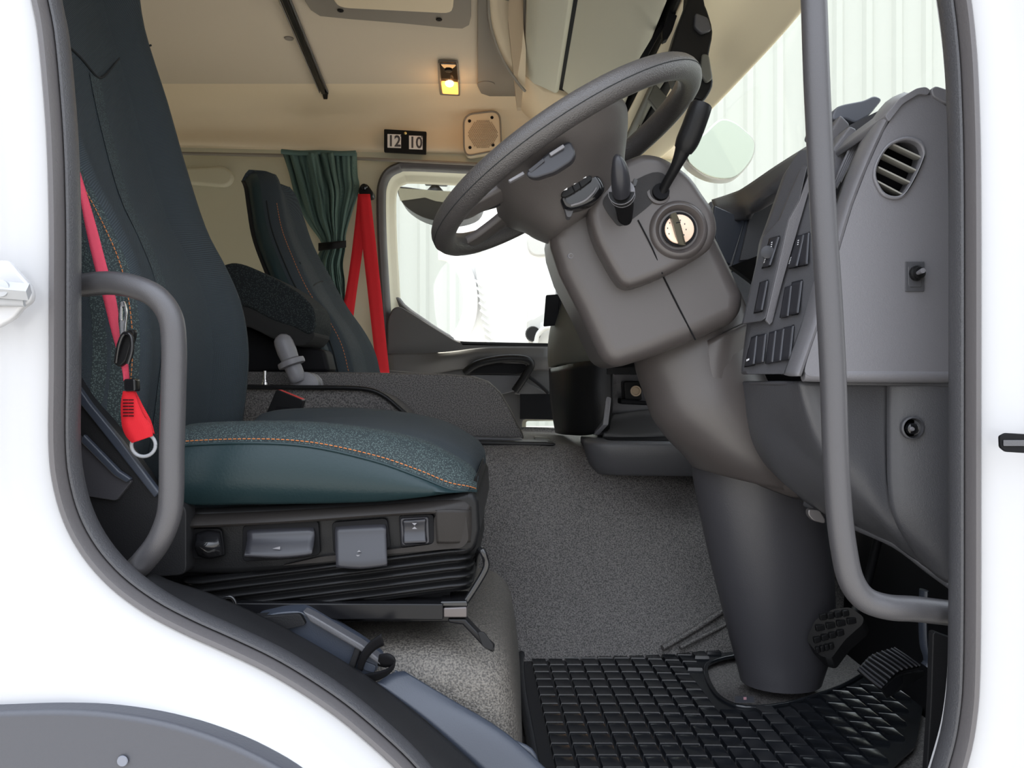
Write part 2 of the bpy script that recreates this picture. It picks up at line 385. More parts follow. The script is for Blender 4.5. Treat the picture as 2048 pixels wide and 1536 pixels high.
# door skin around glass
skin = [Vector((q.x, 3.0, q.y)) for q in offset_contour(AC, .045)]
slab('door_skin', skin, (0, .012, 0), 'cream', fd, holes=[[Vector((q.x, 3.0, q.y)) for q in offset_contour(GC, -.012)], rounded(PP([(1052, 842), (1140, 842), (1140, 872), (1052, 872)], 3.0), .01)])
slab('window_1', [Vector((q.x, 3.004, q.y)) for q in offset_contour(GC, -.010)], (0, .004, 0), 'glass', smooth=0, kind='structure')
slab('window_2', PP([(1048, 838), (1145, 838), (1145, 874), (1048, 874)], 3.006), (0, .004, 0), 'glass', smooth=0, kind='structure')
# marks etched on the kerb window
for k, (yy, w) in enumerate(((851, 12), (855, 9), (859, 7), (862, 10))):
    slab('glass_mark', PP([(1124-w/2, yy), (1124+w/2, yy), (1124+w/2, yy+1.2), (1124-w/2, yy+1.2)], 2.999), (0, -.0005, 0), 'vangrey', fd, smooth=0)

# --- floor of the cab
slab('floor_cab', [Vector((-.02, .96, FZ-.006)), Vector((.9, .96, FZ-.006)), Vector((.9, 1.75, FZ-.006)), Vector((-.02, 1.75, FZ-.006))], (0, 0, -.03), 'carpet', kind='structure').name = 'floor.001'
# front bulkhead in the footwell
slab('wall_front', [Vector((.66, .96, FZ-.02)), Vector((.78, .96, CZ-.10)), Vector((.78, 2.9, CZ-.10)), Vector((.66, 2.9, FZ-.02))], (.02, 0, 0), 'deepblack', kind='structure')

# --- engine tunnel (grained vinyl)
rows = []
for x_, dz, dy, fo in ((-1.40, 0, 0, 0), (-.4, 0, 0, 0), (-.08, 0, 0, 0), (.06, .0, .0, .0), (.16, -.012, .02, .01), (.28, -.035, .035, .02), (.42, -.06, .05, .05), (.70, -.09, .07, .10)):
    rows.append([Vector((x_, 1.50+fo, FZ-.02)), Vector((x_, 1.515+fo, FZ+.012)), Vector((x_, 1.56+fo, FZ+.10)), Vector((x_, 1.60+dy, FZ+.22)), Vector((x_, 1.645+dy, FZ+.33+dz)),
                 Vector((x_, 1.67+dy, CZ-.158+dz)), Vector((x_, 1.705+dy, CZ-.132+dz)), Vector((x_, 1.76+dy, CZ-.127+dz)), Vector((x_, 2.06, CZ-.127+dz*.5)), Vector((x_, 2.09, CZ-.15+dz*.5)), Vector((x_, 2.10, FZ))])
tun = sheet('engine_tunnel', rows, 'carpet', n=6, thick=.004, label='grey grained vinyl engine tunnel beside the footwell', cat='tunnel')
tube('seam_fold', [P(958, 1150, 1.575), P(1000, 1195, 1.57), P(1060, 1255, 1.545), P(1092, 1292, 1.525)], .0035, 'carpet', tun, sm=4, seg=8)
tube('seam_fold', [P(1325, 1296, 1.53), P(1390, 1258, 1.565), P(1470, 1205, 1.60)], .006, 'carpet', tun, sm=4, seg=8)
tube('seam_fold', [P(1360, 1296, 1.53), P(1410, 1270, 1.56), P(1480, 1235, 1.60)], .004, 'carpet', tun, sm=4, seg=8)
# --- seat riser under the driver seat (grained vinyl hump)
rg = []
for z_, gx, gy, r in ((FZ-.03, .018, 0, .05), (FZ+.05, .012, 0, .05), (FZ+.13, .002, .003, .055), (FZ+.17, -.008, .010, .06), (FZ+.195, -.030, .03, .07), (FZ+.203, -.07, .07, .07)):
    q = rounded([Vector((-.75, .965+gy, z_)), Vector((gx, .965+gy+.03, z_)), Vector((gx, 1.49-gy, z_)), Vector((-.75, 1.49-gy, z_))], r, 6); rg.append(q)
loft('seat_riser', rg, 'carpet_lit', sm=3, label='grained vinyl hump with door light painted in, beneath the driver seat, next to the rubber mat', cat='riser', smooth=60)

# --- upper engine cover block between the seats
ec = thing('engine_cover', 'grey grained engine cover block between the two seats', 'cover', P(760, 880, 1.9))
prof = [(430, 741), (600, 743), (880, 747), (945, 752), (975, 762), (1000, 785), (1022, 822), (1042, 862), (1050, 878), (1040, 881), (430, 881)]
slab('cover_shell', PP(prof, 1.80), (0, .11, 0), 'carpet', ec, bevel=.018, seg=4)
slab('cover_ledge', rounded(PP([(440, 776), (740, 780), (780, 795), (830, 842), (850, 882), (440, 882)], 1.68), .03), (0, .12, 0), 'carpet', ec, bevel=.01, seg=3)
tube('edge_strip', [P(440, 773, 1.672), P(600, 775, 1.672), P(720, 777, 1.672), P(765, 790, 1.672), P(800, 818, 1.672), P(835, 850, 1.672)], .005, 'blackplastic', ec, sm=4, seg=8)
# dark tray strip on the tunnel edge
ts = thing('tunnel_tray', 'narrow dark plastic tray strip along the engine tunnel edge', 'tray', P(1020, 887, 1.72))
slab('tray_base', PP([(880, 880), (1092, 884), (1112, 888), (1108, 892), (880, 889)], 1.70), (0, .07, 0), 'blackplastic', ts, bevel=.003)
slab('tray_rail', PP([(880, 872), (1040, 877), (1048, 882), (880, 881)], 1.74), (0, .05, 0), 'dashdark', ts, bevel=.002)
slab('tray_end', PP([(1068, 874), (1095, 876), (1108, 884), (1070, 883)], 1.78), (0, .05, 0), 'olive', ts, bevel=.003)

# ================================================================== CEILING THINGS
def C(px, py, off=0):
    z = 1.02-off; d = z*K/(768-py); return P(px, py, d)
h = thing('roof_hatch', 'taupe roof hatch surround with screws in the ceiling', 'roof hatch', C(770, 30))
outl = [(590, -60), (610, 0), (622, 18), (640, 30), (700, 36), (800, 44), (900, 54), (925, 55), (938, 48), (942, 30), (942, 0), (942, -60)]
slab('surround', [C(a, b, .004) for a, b in outl], (0, 0, -.004), 'taupe', h, bevel=.002)
slab('hatch_panel', rounded([C(640, -60, .012), C(676, 2, .012), C(905, 14, .012), C(912, -60, .012)], .03), (0, 0, -.02), 'wallup', h, bevel=.006)
for a, b in ((681, 21), (878, 39)):
    p = C(a, b, .010); lathe('screw', p, (0, 0, -1), [(0, .009), (.002, .008), (.0025, .003), (.001, .002)], 'deepblack', h, seg=12)
tk = thing('ceiling_track', 'long black curtain track running down the ceiling', 'track', C(610, 90))
rib = lambda a0, a1, w, dz, mm, nm: slab(nm, [C(a0[0], a0[1], dz), C(a0[0]+w, a0[1], dz), C(a1[0]+w*.75, a1[1], dz), C(a1[0], a1[1], dz)], (0, 0, -.012), mm, tk, bevel=.002)
rib((550, -40), (643, 182), 12, .006, 'blackplastic', 'rail'); rib((565, -40), (655, 182), 3, .004, 'dashdark', 'rail_lip'); rib((543, -40), (638, 180), 3, .004, 'taupe', 'rail_lip')
slab('end_stop', [C(644, 178, .004), C(656, 178, .004), C(655, 191, .004), C(647, 191, .004)], (0, 0, -.014), 'deepblack', tk, bevel=.002)
lathe('ceiling_plug', C(578, 76, 0), (0, 0, -1), [(0, .014), (.003, .013), (.004, .010)], 'taupe', label='small round grey plug in the ceiling beside the black track', cat='plug')
# lamp
lp = thing('ceiling_lamp', 'small ceiling reading lamp with one half lit orange', 'lamp', C(897, 152))
def cq(a, o=0): return [C(x_, y_, o) for x_, y_ in a]
hsg = slab('housing', rounded(cq([(876, 119), (916, 120), (920, 187), (880, 185)]), .008), (0, 0, -.010), 'taupe', lp, bevel=.002)
slab('lens', rounded(cq([(879, 123), (913, 124), (916, 160), (882, 157)], .010), .006), (0, 0, -.008), 'lens', lp, bevel=.002)
slab('lit_lens', rounded(cq([(882, 161), (916, 163), (917, 184), (885, 182)], .010), .008), (0, 0, -.010), 'glow', lp, bevel=.002)
lathe('switch_eye', C(897, 140, .018), (0, 0, -1), [(0, .013), (.004, .012), (.006, .006)], 'deepblack', hsg, seg=16)
lathe('bulb', C(899, 166, .018), (0, -.3, -1), [(0, .014), (.006, .013), (.009, .006)], 'bulb', lp, seg=16)
pl = bpy.data.lights.new('lamp_light', 'POINT'); pl.energy = .3; pl.color = (1, .55, .22); pl.shadow_soft_size = .03
plo = bpy.data.objects.new('lamp_light', pl); COL.objects.link(plo); plo.parent = lp; plo.location = (0, 0, -.09)
# side recess panel between ceiling and lockers
rc = thing('roof_side_panel', 'dark taupe moulded panel between the ceiling and the lockers', 'panel', C(1000, 100))
slab('panel', [C(955, -60, .004), C(955, 170, .004), C(962, 184, .004), C(985, 192, .004), C(1048, 197, .004), C(1055, 60, .004), C(1050, -60, .004)], (0, 0, -.006), 'taupe', rc, bevel=.003)
lathe('round_cover', C(972, 168, .010), (0, 0, -1), [(0, .030), (.003, .029)], 'taupe', rc, seg=24)
# lockers along the header
lk = thing('overhead_locker', 'sage green overhead locker above the windscreen', 'locker', (.2, 2.0, CZ+.8))
def yprism(name, prof, y0, y1, m, par, **kw):
    return slab(name, [Vector((a, y0, CZ+b)) for a, b in prof], (0, y1-y0, 0), m, par, **kw)
yprism('locker_body', [(.035, 1.015), (.04, .985), (.07, .955), (.135, .925), (.150, .925), (.150, 1.015)], 1.2, 2.64, 'sage', lk, bevel=.015, seg=3)
yprism('locker_gap', [(.148, 1.015), (.148, .935), (.166, .93), (.166, 1.015)], 1.2, 2.66, 'deepblack', lk)
yprism('locker_door', [(.158, 1.015), (.158, .932), (.30, .815), (.325, .805), (.335, .83), (.335, 1.015)], 1.2, 2.52, 'sage', lk, bevel=.006, seg=3)
yprism('locker_end', [(.02, 1.015), (.025, .99), (.10, .93), (.16, .915), (.325, .795), (.33, 1.015)], 2.53, 2.88, 'wallup', lk, bevel=.006, seg=3)
lip = [(975, -60), (976, 0), (982, 55), (1003, 115), (1032, 160), (1050, 182)]
tube('locker_lip', [P(a, b, 2.07+.0024*max(0, b)) for a, b in lip], .0045, 'taupe', lk, sm=5, seg=8)
slab('locker_cheek', [P(a, b, 2.09+.0024*max(0, b)) for a, b in lip]+[P(1052, 100, 2.33), P(1040, 0, 2.1), P(1036, -60, 2.07)], (0, .02, 0), 'wallup', lk)
slab('tan_strip', [P(1020, -40, 2.0), P(1046, -40, 2.0), P(1048, 150, 2.5), P(1042, 215, 2.66), P(1034, 215, 2.66), P(1016, 40, 2.12)], (0, .03, 0), 'tan', lk)
# speaker grille on upper wall
sp = thing('ceiling_speaker', 'square beige speaker grille on the upper far wall', 'speaker', P(963, 300, 2.89))
so = rounded(PP([(927, 240), (938, 228), (990, 222), (1000, 232), (1003, 290), (998, 300), (935, 312), (928, 300)], 2.852), .02)
gfr = slab('grille_frame', so, (0, .05, 0), 'wallup', sp, bevel=.005, seg=3)
tube('frame_gap', so+[so[0]], .0035, 'taupe', sp, seg=6, caps=False)
pc = P(966, 268, 2.851)
V = []; F = []
for i in range(-9, 10):      # honeycomb of small mesh cells
    for j in range(-10, 11):
        cx_ = pc.x+i*.0068+(j % 2)*.0034; cz_ = pc.z+j*.0059
        if (cx_-pc.x)**2+(cz_-pc.z)**2 > .052**2: continue
        b0 = len(V); ph = [math.pi/6+k*math.pi/3 for k in range(6)]
        V += [Vector((cx_+.0027*math.cos(t), pc.y-.0012, cz_+.0027*math.sin(t))) for t in ph]+[Vector((cx_+.0027*math.cos(t), pc.y+.002, cz_+.0027*math.sin(t))) for t in ph]
        F += [[b0+k for k in range(6)]]+[[b0+k, b0+(k+1) % 6, b0+6+(k+1) % 6, b0+6+k] for k in range(6)]
mk('grille_cells', V, F, 'tan', sp, kind='stuff', smooth=0)
for a, b in ((939, 242), (984, 235), (940, 295), (986, 290)):
    lathe('screw', P(a, b, 2.851), (0, -1, 0), [(0, .006), (.0015, .005), (.001, .002)], 'deepblack', gfr, seg=10)
# number plate 12 10
npz = thing('height_sign', 'black height sign reading 12 10 above the window', 'sign', P(810, 305, 2.87))
slab('backplate', rounded(PP([(768, 258), (853, 263), (852, 308), (768, 304)], 2.865), .004), (0, .012, 0), 'blackplastic', npz, bevel=.001)
for cx_, s, yy in ((789, '12', 282), (832, '10', 285)):
    card = slab('card', PP([(cx_-14, yy-14), (cx_+13, yy-13), (cx_+13, yy+14), (cx_-14, yy+13)], 2.863), (0, .002, 0), 'white', npz, smooth=0)
    text('numerals', s, P(cx_-.5, yy+1, 2.8615), (1, 0, -.04), (0, 0, 1), .056, 'print', card)
text('inch_mark', '"', P(843.5, 277, 2.8615), (1, 0, 0), (0, 0, 1), .02, 'print', npz)
text('foot_mark', "'", P(801.5, 275, 2.8615), (1, 0, 0), (0, 0, 1), .02, 'print', npz)
lathe('stud', P(811, 267, 2.864), (0, -1, 0), [(0, .006), (.003, .006), (.006, .003)], 'brass', npz, seg=14)

# ================================================================== WINDSCREEN HEADER, PILLAR, MIRRORS
rows = []
for y_, xa, xb in ((.97, .36, .520), (1.2, .375, .545), (1.55, .385, .556), (1.9, .38, .535), (2.2, .375, .508), (2.47, .365, .478), (2.75, .34, .435), (2.90, .32, .405)):
    rows.append([Vector((xa-.03, y_, CZ+.80)), Vector((xa, y_, CZ+.79)), Vector(((xa+xb)/2, y_, CZ+.775)), Vector((xb-.02, y_, CZ+.735)), Vector((xb, y_, CZ+.72)), Vector((xb+.004, y_, CZ+.735))])
sheet('trim_6', rows, 'headtrim', thick=.006, kind='structure', label='smooth beige windscreen header trim')
yb = [(.335, .83), (.352, .815), (.352, .80), (.335, .80)]
yprism('trim_7', [(.333, .86), (.345, .80), (.352, .80), (.352, .86)], 1.2, 2.9, 'deepblack', None, kind='structure', label='dark gap between lockers and header')
yprism('trim_8', [(.352, .86), (.352, .803), (.372, .796), (.372, .86)], 1.2, 2.9, 'wallup', None, kind='structure', label='narrow beige rail under the header')
# far A pillar
slab('trim_9', PP([(1236, 340), (1300, 330), (1330, 500), (1345, 720), (1300, 720), (1270, 560)], 2.84), (0, .06, 0), 'headtrim', bevel=.01, kind='structure', label='beige far windscreen pillar')
# windscreen glass
rows = []
for y_, xb, xl in ((.97, .52, .86), (1.2, .545, .93), (1.55, .556, .96), (1.9, .535, .94), (2.2, .508, .90), (2.47, .478, .86), (2.75, .435, .78), (2.90, .405, .70)):
    rows.append([Vector((xb-.01, y_, CZ+.76)), Vector((xb*.4+xl*.6, y_, CZ+.48)), Vector((xl, y_, CZ+.08))])
sheet('window_3', rows, 'glass', thick=.003, kind='structure')
V = []; F = []
for i in range(46):      # dotted frit band on the glass, seen through the wheel
    for j in range(4):
        c = P(1256+i*1.15-j*4.2, 322-i*2.15-j*1.5, 2.30); r = .0035-.0006*j; b0 = len(V)
        V += [c+Vector((r*math.cos(k*1.2566), 0, r*math.sin(k*1.2566))) for k in range(5)]; F.append([b0+k for k in range(5)])
mk('frit_dots', V, F, 'deepblack', bpy.data.objects['window_3'], smooth=0, kind='stuff')
# black bracket under header
bk = thing('visor_bracket', 'black moulded bracket hanging from the windscreen header, right of the wheel top', 'bracket', P(1395, 190, 1.62))
sl = spline([Vector((a, b, 0)) for a, b in [(1408, -60), (1409, 0), (1416, 22), (1426, 62), (1419, 105), (1420, 125), (1427, 162), (1419, 186), (1406, 201), (1392, 198)]], 3)
oo = [(v.x, v.y) for v in sl]+[(1378, 196), (1350, 160), (1335, 120), (1352, 60), (1375, 0), (1380, -60)]
slab('bracket_body', PP(oo, 1.60), (0, .05, 0), 'blackplastic', bk, bevel=.006, seg=3)
slab('upper_lug', rounded(PP([(1388, 30), (1414, 40), (1421, 65), (1400, 72), (1386, 58)], 1.60), .006), (0, -.012, 0), 'dashdark', bk, bevel=.004)
slab('lower_lug', rounded(PP([(1402, 110), (1416, 112), (1424, 160), (1410, 170), (1398, 150)], 1.60), .006), (0, -.010, 0), 'olive', bk, bevel=.004)
# hinge strip along the locker edge
hs = thing('locker_hinge', 'black hinge arm beside the header rail above the wheel', 'hinge', P(1310, 80, 1.9))
slab('hinge_arm', PP([(1362, -40), (1378, -40), (1345, 60), (1335, 78), (1326, 82), (1325, 60), (1338, 25)], 1.72), (0, .02, 0), 'deepblack', hs, bevel=.002)
slab('hinge_bar', PP([(1334, 25), (1340, 30), (1292, 118), (1278, 118)], 1.80), (0, .02, 0), 'deepblack', hs, bevel=.002)
# upper screen surround seen through the wheel opening
sv = thing('sun_blind', 'dark roller sun blind edge seen through the steering wheel', 'blind', P(1290, 250, 2.2))
tube('blind_tube', [P(1400, 60, 1.75), P(1330, 175, 2.1), P(1240, 355, 2.75)], .014, 'deepblack', sv, seg=12)
tube('blind_rail', [P(1380, 60, 1.75), P(1306, 180, 2.1), P(1226, 345, 2.75)], .014, 'olive', sv, seg=12)
slab('blind_cheek', PP([(1310, 165), (1345, 205), (1320, 228), (1296, 196)], 2.0), (0, .02, 0), 'olive', sv, bevel=.004)
# front mirror beyond the windscreen
fm = thing('front_mirror', 'large exterior mirror with pale green glass seen through the windscreen', 'mirror', P(1446, 356, 2.2))
mo = [(1388, 282), (1412, 262), (1428, 246), (1442, 236), (1456, 236), (1474, 244), (1496, 262), (1509, 276), (1513, 292), (1506, 318), (1484, 346), (1462, 358), (1430, 357), (1400, 345), (1376, 325), (1372, 305)]
mo3 = [Vector((v.x, v.y, 0)) for v in spline([Vector((a, b, 0)) for a, b in mo], 3, True)]
def mp(a, b, o=0): return P(a, b, 2.22+(a-1440)*.0016+o)
msh = slab('mirror_shell', [mp(v.x, v.y, .015) for v in mo3], (0, .06, 0), 'silver', fm, bevel=.012, seg=3)
c0 = Vector((1443, 300, 0))
slab('mirror_glass', [mp(c0.x+(v.x-c0.x)*.95, c0.y+(v.y-c0.y)*.95+1, .008) for v in mo3], (0, .006, 0), 'mirrorglass', msh, bevel=.002)
tube('mirror_arm', [P(1392, 300, 2.25), P(1375, 268, 2.35), P(1350, 225, 2.5), P(1362, 190, 2.6)], .012, 'dashdark', fm, sm=4)
slab('arm_clamp', rounded(PP([(1350, 222), (1372, 232), (1380, 270), (1362, 276), (1352, 255)], 2.34), .01), (0, .03, 0), 'olive', fm, bevel=.005)
# kerb mirror outside the far window
km = thing('kerb_mirror', 'dark dome kerb mirror hanging outside the far window top', 'mirror', P(878, 440, 3.3))
dome = [(795, 380), (800, 372), (870, 381), (962, 386), (966, 405), (955, 428), (925, 440), (885, 443), (845, 434), (815, 416), (800, 398)]
slab('mirror_shell', PP([(v.x, v.y) for v in spline([Vector((a, b, 0)) for a, b in dome], 3, True)], 3.28), (0, .13, 0), 'blackplastic', km, bevel=.03, seg=4)
slab('protective_film', PP([(796, 376), (870, 381), (962, 384), (966, 408), (910, 408), (870, 402), (850, 395), (800, 402)], 3.275), (0, .001, 0), 'film', km, smooth=0)
lathe('mirror_stem', P(870, 348, 3.34), (0, 0, -1), [(0, .018), (.05, .016), (.07, .035), (.10, .04)], 'blackplastic', km)
slab('mount_foot', rounded(PP([(845, 352), (895, 354), (893, 368), (848, 366)], 3.30), .006), (0, .05, 0), 'blackplastic', km, bevel=.004)
# far side main mirror seen edge on past the dash
sm_ = thing('side_mirror', 'tall exterior mirror seen beside the phone holder', 'mirror', P(1125, 700, 3.3))
slab('mirror_housing', rounded(PP([(1112, 555), (1130, 545), (1160, 548), (1160, 705), (1122, 705), (1112, 660)], 3.3), .05), (0, .06, 0), 'dashdark', sm_, bevel=.015, seg=3)
tube('mirror_arm', [P(1150, 552, 3.33), P(1190, 520, 3.2), P(1290, 500, 2.97)], .012, 'dashdark', sm_, sm=3)
slab('mirror_face', rounded(PP([(1119, 562), (1133, 553), (1156, 556), (1156, 698), (1126, 698), (1119, 660)], 3.29), .04), (0, .012, 0), 'arch', sm_, bevel=.003)

# parked white vehicle outside the far window
pv = thing('parked_lorry', 'overexposed white vehicle parked beyond the far window', 'lorry', (-.3, 5.5, 0))
D = 5.2
slab('side_panel', rounded(PP([(888, 470), (905, 400), (940, 372), (1300, 372), (1300, 760), (925, 760), (895, 740), (936, 640), (930, 560)], D), .1), (0, .5, 0), 'vanpaint', pv, bevel=.03, seg=3)
arc = [Vector((P(880+62*math.cos(t), 600-95*math.sin(t), D-.03))) for t in [math.radians(a) for a in range(-60, 95, 8)]]
tube('arch_lip', arc, .05, 'vanpaint', pv, seg=10)
slab('ribbed_post', PP([(946, 500), (962, 500), (991, 690), (972, 690)], D-.06), (0, .04, 0), 'vangrey', pv)
for k in range(9):
    tube('rib', [P(950+k*2.6, 560+k*15, D-.075), P(964+k*2.9, 572+k*15, D-.075)], .006, 'vanpaint', pv, seg=6)
slab('lamp_cover', rounded(PP([(1052, 470), (1110, 466), (1112, 508), (1070, 512), (1056, 500)], D-.05), .04), (0, .05, 0), 'vangrey', pv, bevel=.01)
slab('fairing', rounded(PP([(1054, 600), (1062, 560), (1085, 535), (1116, 530), (1116, 690), (1054, 690)], D-.05), .06), (0, .05, 0), 'vangrey', pv, bevel=.02)
lathe('mirror_head', P(1066, 668, 5.1), (.2, -1, 0), [(-.045, .018), (-.03, .042), (0, .051), (.015, .045)], 'blackplastic', pv, seg=18)
tube('mirror_hoop', [P(1070, 688, 5.1), P(1076, 668, 5.1), P(1092, 656, 5.1), P(1116, 655, 5.1)], .018, 'vangrey', pv, sm=4)
box('chassis', (-.3, D+.05, 0), (1.2, D+.45, CZ-.3), 'vangrey', pv)

# ================================================================== SEATS
def seat_back(par, X0, Z0, Y0, hw, prof, mf, mv, tilt_top=0, nv=11, thick=.13, vin=True, bol=.035):
    """prof: list (z, xfront, halfwidth factor). front grid facing +x with raised bolsters"""
    prof = [Vector((a, b, c)) for a, b, c in prof]; pr = spline(prof, 4)
    us = [-1, -.97, -.90, -.80, -.68, -.5, -.25, 0, .25, .5, .68, .80, .90, .97, 1]
    def surf(u, i):
        z, x, w = pr[i]
        au = abs(u); h = bol*max(0, 1-((au-.82)/.22)**2) if au > .6 else 0
        if au <= .6: h = 0
        h -= .03*max(0, (au-.88)/.12)**2
        return Vector((X0+x-bol+h, Y0+u*hw*w, Z0+z))
    front = [[surf(u, i) for u in us] for i in range(len(pr))]
    def side(s, i, k, n):
        z, x, w = pr[i]; t = k/n; e = surf(s, i)
        return Vector((e.x-thick*t, e.y+s*(.012*math.sin(math.pi*t)), e.z-0.02*t))
    return pr, us, surf, front, side
def build_back(par, X0, Z0, Y0, hw, prof, near_fabric, far_fabric='fabric', **kw):
    pr, us, surf, front, side = seat_back(par, X0, Z0, Y0, hw, prof, None, None, **kw)
    V, F = grid_mesh(front); mk('backrest', V, F, 'fabric', par, smooth=80)
    for s, mm in ((-1, near_fabric), (1, 'vinyl')):
        g = [[side(s, i, k, 6) for k in range(7)] for i in range(len(pr))]
        V, F = grid_mesh(g); mk('backrest_side', V, F, mm, par, smooth=80)
    # top cap and rear shell
    i = len(pr)-1
    V = [surf(u, i) for u in us]+[Vector((pr[i].y+X0-kw.get('thick', .13)-kw.get('bol', .035)-.03, Y0+u*hw*pr[i].z, Z0+pr[i].x-.02)) for u in us]
    n = len(us); V2 = [(a+b)/2+Vector((0, 0, .028)) for a, b in zip(V[:n], V[n:])]
    V3, F3 = grid_mesh([V[:n], [v for v in V2], V[n:]]); mk('backrest_top', V3, F3, 'fabric', par, smooth=80, subsurf=1)
    g = [[Vector((surf(u, i).x-kw.get('thick', .13)-.01, surf(u, i).y, surf(u, i).z-.02)) for u in us] for i in range(len(pr))]
    V, F = grid_mesh(g); mk('rear_shell', V, F, 'blackplastic', par, smooth=80)
    return pr, us, surf
# ---- driver seat
YD = 1.225; HW = .235
ds = thing('driver_seat', 'tall dark teal fabric driver seat with orange stitching and red belt', 'seat', Vector((-.45, YD, FZ+.20)))
prof = [(-.16, -.500, .95), (-.08, -.482, 1.0), (.02, -.470, 1.0), (.085, -.471, 1.0), (.15, -.484, 1.0), (.212, -.511, 1.0), (.283, -.547, 1.0), (.408, -.587, 1.0), (.506, -.612, .96), (.63, -.645, .88), (.73, -.655, .84), (.82, -.664, .80), (.90, -.69, .76)]
pr, us, surf = build_back(ds, 0, CZ, YD, HW, prof, 'fabric')
def surf_at(u, z):
    for i in range(len(pr)-1):
        if pr[i].x <= z <= pr[i+1].x or i == len(pr)-2:
            t = (z-pr[i].x)/max(1e-6, pr[i+1].x-pr[i].x); return surf(u, i).lerp(surf(u, i+1), t)
# fabric panel edges: bolster seams
rows = [[surf_at(-.30+max(0, z)*.56+du, z)+Vector((.0012, 0, 0)) for du in (-.07, 0, .07)] for z in [-.10+k*.03 for k in range(20)]]
V, F = grid_mesh(rows); mk('fleck_strip', V, F, 'fabric_strip', ds, smooth=80)
# headrest seams (V shape)
hv = [surf_at(u, z)+Vector((.0015, 0, 0)) for u, z in ((-.97, .46), (-.8, .478), (-.6, .488), (-.4, .489), (-.2, .485), (-.08, .476), (0, .472), (.1, .482), (.3, .515), (.6, .56), (.88, .60))]
tube('headrest_seam', spline(hv, 3), .0018, 'seam', ds, seg=6)
dashes('pale_stitching', [surf_at(.93, -.12+k*.012)+Vector((.003, 0, 0)) for k in range(80)], .004, .003, .0007, 'stitchpale', ds)
dashes('orange_stitching', [surf_at(-.93, -.12+k*.012)+Vector((.004, -.001, 0)) for k in range(34)], .004, .002, .0006, 'stitch', ds)
# near bolster in fleck fabric
rows = [[surf_at(u, z)+Vector((.0014, 0, 0)) for u in (-.90, -.95, -1.0)] for z in [-.14+k*.02 for k in range(22)]]
V, F = grid_mesh(rows); mk('bolster_edge', V, F, 'fabric_weave', ds, smooth=80)
# ---- cushion lofted along x : ring (y,z)
def cush(xp, zt, zb, yn, yf, lobe, vb):
    """ring of points, starts at near lower edge; vb = share of the height covered by vinyl"""
    def q(y, z): return Vector((xp, y, CZ+z))
    h = zt-zb; bl = vb+(1-vb)*.5
    return [q(yn+.020, zb), q(yn+.004, zb+.05*h*min(1, vb*2)), q(yn-.004, zb+vb*.45*h), q(yn-.001, zb+vb*.8*h), q(yn+.006, zb+vb*h),  # vinyl side 0..4
            q(yn+.018, zb+bl*h), q(yn+.038, zt-.004), q(yn+.065, zt), q(yn+.10, zt-.010), q(yn+.15, zt-.018+lobe), q((yn+yf)/2, zt-.016+lobe), q(yf-.15, zt-.012+lobe), q(yf-.09, zt+.004), q(yf-.04, zt+.006), q(yf-.008, zt-.02),
            q(yf, zt-.06), q(yf-.02, zb)]
rings = []
for xp, zt, zb, yn, yf, lb, vb in ((-.440, -.070, -.148, 1.01, 1.45, 0, .75), (-.425, -.053, -.153, .985, 1.47, 0, .75), (-.33, -.048, -.151, .978, 1.47, .003, .76), (-.25, -.050, -.150, .978, 1.47, .008, .73), (-.17, -.060, -.148, .980, 1.47, .012, .60),
                               (-.115, -.074, -.143, .984, 1.465, .016, .40), (-.080, -.092, -.138, .992, 1.455, .018, .16), (-.056, -.108, -.136, 1.003, 1.44, .016, .04), (-.046, -.125, -.138, 1.02, 1.42, 0, .02)):
    rings.append(cush(xp, zt, zb, yn, yf, lb, vb))
cols = [spline([r[j] for r in rings], 5) for j in range(len(rings[0]))]
RR = [[c[i] for c in cols] for i in range(len(cols[0]))]
def strip(name, a, b, m, off=0):
    V, F = grid_mesh([r[a:b+1] for r in RR]); return mk(name, V, F, m, ds, smooth=80)
strip('cushion_side', 0, 4, 'vinyl'); strip('cushion_bolster', 4, 8, 'fabric_weave'); strip('cushion', 8, 16, 'fabric')
V, F = [], []
last = RR[-1]; mk('cushion_front', list(last), [list(range(len(last)))], 'fabric', ds)
dashes('orange_stitching', [r[4].lerp(r[5], .35)+Vector((0, -.0015, .0005)) for r in RR], .004, .002, .0006, 'stitch', ds)
dashes('pale_stitching', [r[8]+Vector((0, -.001, .002)) for r in RR], .004, .003, .0007, 'stitchpale', ds)
tube('cushion_piping', [r[4]+Vector((0, -.001, 0)) for r in RR], .0018, 'vinyl', ds, seg=6)
# ---- seat pan frame with controls
def q3(a, b, d): return P(a, b, d)
fr = [(340, 1025), (375, 1018), (560, 1012), (760, 1002), (900, 990), (935, 982), (950, 985), (957, 1005), (960, 1060), (952, 1100), (930, 1112), (800, 1125), (640, 1140), (480, 1150), (340, 1150)]
slab('seat_pan', [P(a, b, 1.0) for a, b in fr], (0, .42, 0), 'blackplastic', ds, bevel=.012, seg=4)
